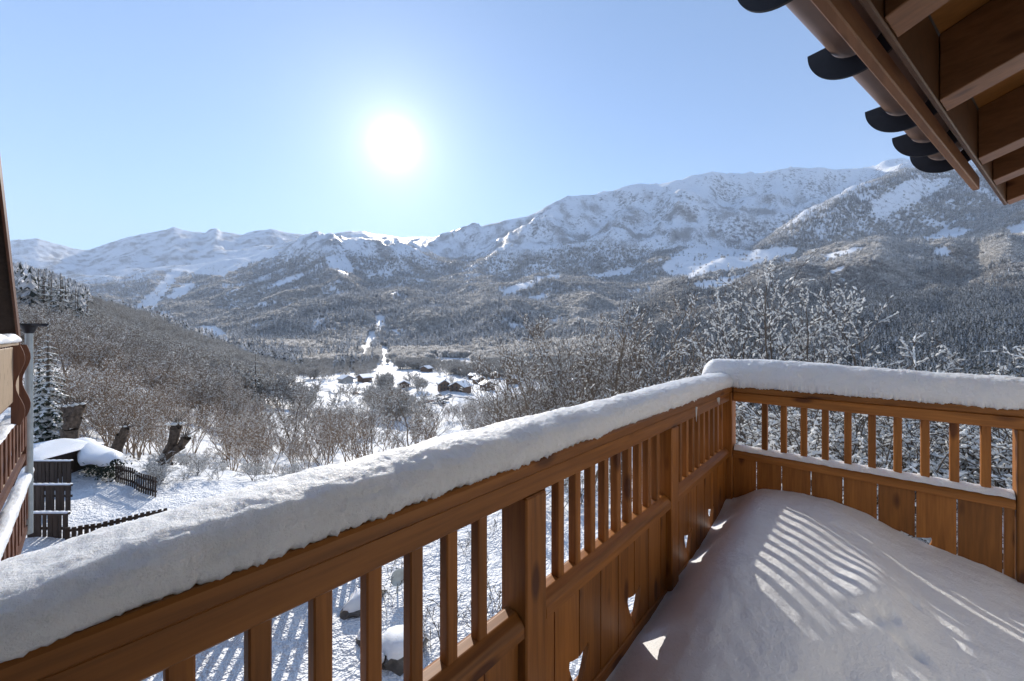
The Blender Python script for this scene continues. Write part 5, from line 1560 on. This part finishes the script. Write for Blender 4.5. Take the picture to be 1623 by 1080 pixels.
# pale panel of the top balcony, between sawn side boards
nbp(obj('panel', box_mesh('panel', XF + 0.06, XF + 0.085, 8.0, 11.45, 0.30, 1.22, pale_wood, 0.004)))
for y in (10.6, 11.62):
    n_ = 16; pl = [(XF + 0.06, -0.1), (XF + 0.06, 1.25)] + [(XF + 0.16 + 0.05 * math.sin(i / n_ * 3 * math.pi), 1.25 - 1.35 * i / n_) for i in range(n_ + 1)]
    m_ = len(pl)
    v = [(a, y, z) for a, z in pl] + [(a, y + 0.05, z) for a, z in pl]
    f = [list(range(m_)), [m_ + i for i in range(m_)][::-1]] + [[i, m_ + i, m_ + (i + 1) % m_, (i + 1) % m_] for i in range(m_)]
    nbp(obj('side_board', mesh('side_board', v, f, red_wood)))
# gutter and downpipe
gt = empty('downpipe', at(45, 8.6, -3.0)); tag(gt, 'grey metal downpipe with a short dark gutter at its head', 'downpipe')
gtop = CAMZ + (532 - 513) / FOC * 8.6; gbot = CAMZ + (532 - 846) / FOC * 8.6
pt_ = np.array(at(46, 8.6, gtop - 0.06)); pb_ = np.array(at(46, 8.6, gbot))
pm_ = pt_ * 0.5 + pb_ * 0.5
v, f = tubes(np.array([pt_, pm_]), np.array([pm_, pb_]), np.array([0.062, 0.062]), np.array([0.062, 0.062]), 14)
with_parent(obj('pipe', mesh('pipe', v, f, pipe_metal, True)), gt)
g0 = at(18, 8.6, gtop); g1 = at(71, 8.6, gtop)
with_parent(obj('gutter_trough', extrude_profile('gutter_trough', [(0.08 * math.cos(a), 0.07 * math.sin(a)) for a in np.linspace(math.pi, 2 * math.pi, 12)], g0, g1, mat=iron_black)), gt)
v, f = tubes(np.array([pt_ + [0, 0, 0.02]]), np.array([pt_ + [0, 0, -0.16]]), np.array([0.14]), np.array([0.066]), 12)
with_parent(obj('outlet', mesh('outlet', v, f, iron_black, True)), gt)
for q in (0.3, 0.75):
    c_ = pt_ * (1 - q) + pb_ * q
    v, f = tubes(np.array([c_]), np.array([c_ + [0, 0, 0.05]]), np.array([0.068]), np.array([0.068]), 14)
    with_parent(obj('clip', mesh('clip', v, f, pipe_metal)), gt)

# ------------------------------------------------------------------ ground below the railing: snow-capped rocks, dry stalks, a dish
def rock_thing(px, row, d, sx, sy, sz, label, seed):
    g = ground_px(px, d)
    root = empty('boulder', at(px, d, g - 0.08), random.uniform(0, 3)); tag(root, label, 'rock')
    bm = bmesh.new(); bmesh.ops.create_icosphere(bm, subdivisions=3, radius=1)
    for v_ in bm.verts:
        n_ = float(fbm(v_.co.x * 1.3 + seed, v_.co.y * 1.3 + v_.co.z * 1.7, 3)); k_ = 1 + 0.38 * n_
        v_.co = Vector((v_.co.x * sx * k_, v_.co.y * sy * k_, v_.co.z * sz * k_ + sz * 0.5))
    me = bpy.data.meshes.new('stone'); bm.to_mesh(me); me.materials.append(stone); obj('stone', me, root)
    for v_ in bm.verts:
        up = (v_.co.z - sz * 0.5) / sz + 0.10 * float(noise2(v_.co.x * 5 + seed, v_.co.y * 5))
        if up < 0.36: v_.co.x *= 0.9; v_.co.y *= 0.9; v_.co.z *= 0.9
        else:
            q_ = min(1, (up - 0.36) * 2.2 + 0.15)
            v_.co.x *= 1.05; v_.co.y *= 1.05; v_.co.z += 0.085 * q_
    me = bpy.data.meshes.new('snow_cap'); bm.to_mesh(me); bm.free(); me.materials.append(snow_near)
    me.polygons.foreach_set('use_smooth', np.full(len(me.polygons), True)); obj('snow_cap', me, root)
rock_thing(575, 975, 7.3, 0.42, 0.24, 0.18, 'long snow-capped rock farther up the slope behind the balusters', 1.0)
rock_thing(636, 1040, 6.3, 0.44, 0.34, 0.21, 'large snow-capped rock with a dark underside behind the balusters', 5.0)
rock_thing(583, 1040, 6.5, 0.20, 0.18, 0.14, 'small round snow-capped rock left of the large one', 9.0)
rock_thing(598, 1068, 6.1, 0.22, 0.20, 0.14, 'low rock almost buried in snow at the foot of the two others', 12.0)
ds = empty('satellite_dish', at(630, 7.6, ground_px(630, 7.6))); tag(ds, 'small grey dish standing in the snow above the large rock', 'dish')
bm = bmesh.new(); bmesh.ops.create_uvsphere(bm, u_segments=24, v_segments=12, radius=0.5)
bmesh.ops.delete(bm, geom=[v_ for v_ in bm.verts if v_.co.z > -0.37], context='VERTS')
for v_ in bm.verts: v_.co = Vector((v_.co.x * 0.62, v_.co.y * 0.62, (v_.co.z + 0.5) * 0.8))
me = bpy.data.meshes.new('dish'); bm.to_mesh(me); bm.free(); me.materials.append(pipe_metal)
dd = obj('dish', me, ds, (0, 0, 0.32)); dd.rotation_euler = (1.35, 0.0, -0.2)
sm_ = dd.modifiers.new('thick', 'SOLIDIFY'); sm_.thickness = 0.012
v, f = tubes(np.array([[0, 0, -0.2]]), np.array([[0, 0, 0.32]]), np.array([0.018]), np.array([0.018]), 8)
obj('stand', mesh('stand', v, f, pipe_metal), ds)
stalk_kit = []
for i in range(4):
    sg = grow_tree(300 + i, 0.7, 3, 6, 2, 0, 0.5, 0.3, 0.2, 0.2, 0.008)
    stalk_kit.append(tree_meshes('weed%d' % i, sg, 50 + i, bark, 0.012, 0.005, 0.3, 0.003))
for i in range(34):
    px = random.uniform(560, 800); d = random.uniform(6.2, 9.8)
    place_tree(stalk_kit[i % 4], 'dry_weed', at(px, d, ground_px(px, d) - 0.03), random.uniform(0.5, 1.3), random.uniform(0, 6), 'thin dry weed sticking out of the snow below the long railing', 'plant', 'dry weeds in the snow')

# ------------------------------------------------------------------ the air of the valley
HZ = 14600
hm, n, l, b = new_mat('haze_air')
n.remove(b)
pv = n.new('ShaderNodeVolumePrincipled')
pv.inputs['Color'].default_value = (0.80, 0.88, 1.0, 1)
pv.inputs['Density'].default_value = 0.00008
pv.inputs['Anisotropy'].default_value = 0.0
l.new(pv.outputs[0], n['Material Output'].inputs['Volume'])
zlo = float(verts_all[:, 2].min()) - 1.0; zhi = float(verts_all[:, 2].max()) + 20.0
tag(obj('haze', box_mesh('haze', -HZ, HZ, -HZ, HZ, zlo, zhi, hm, 0)), kind='stuff')
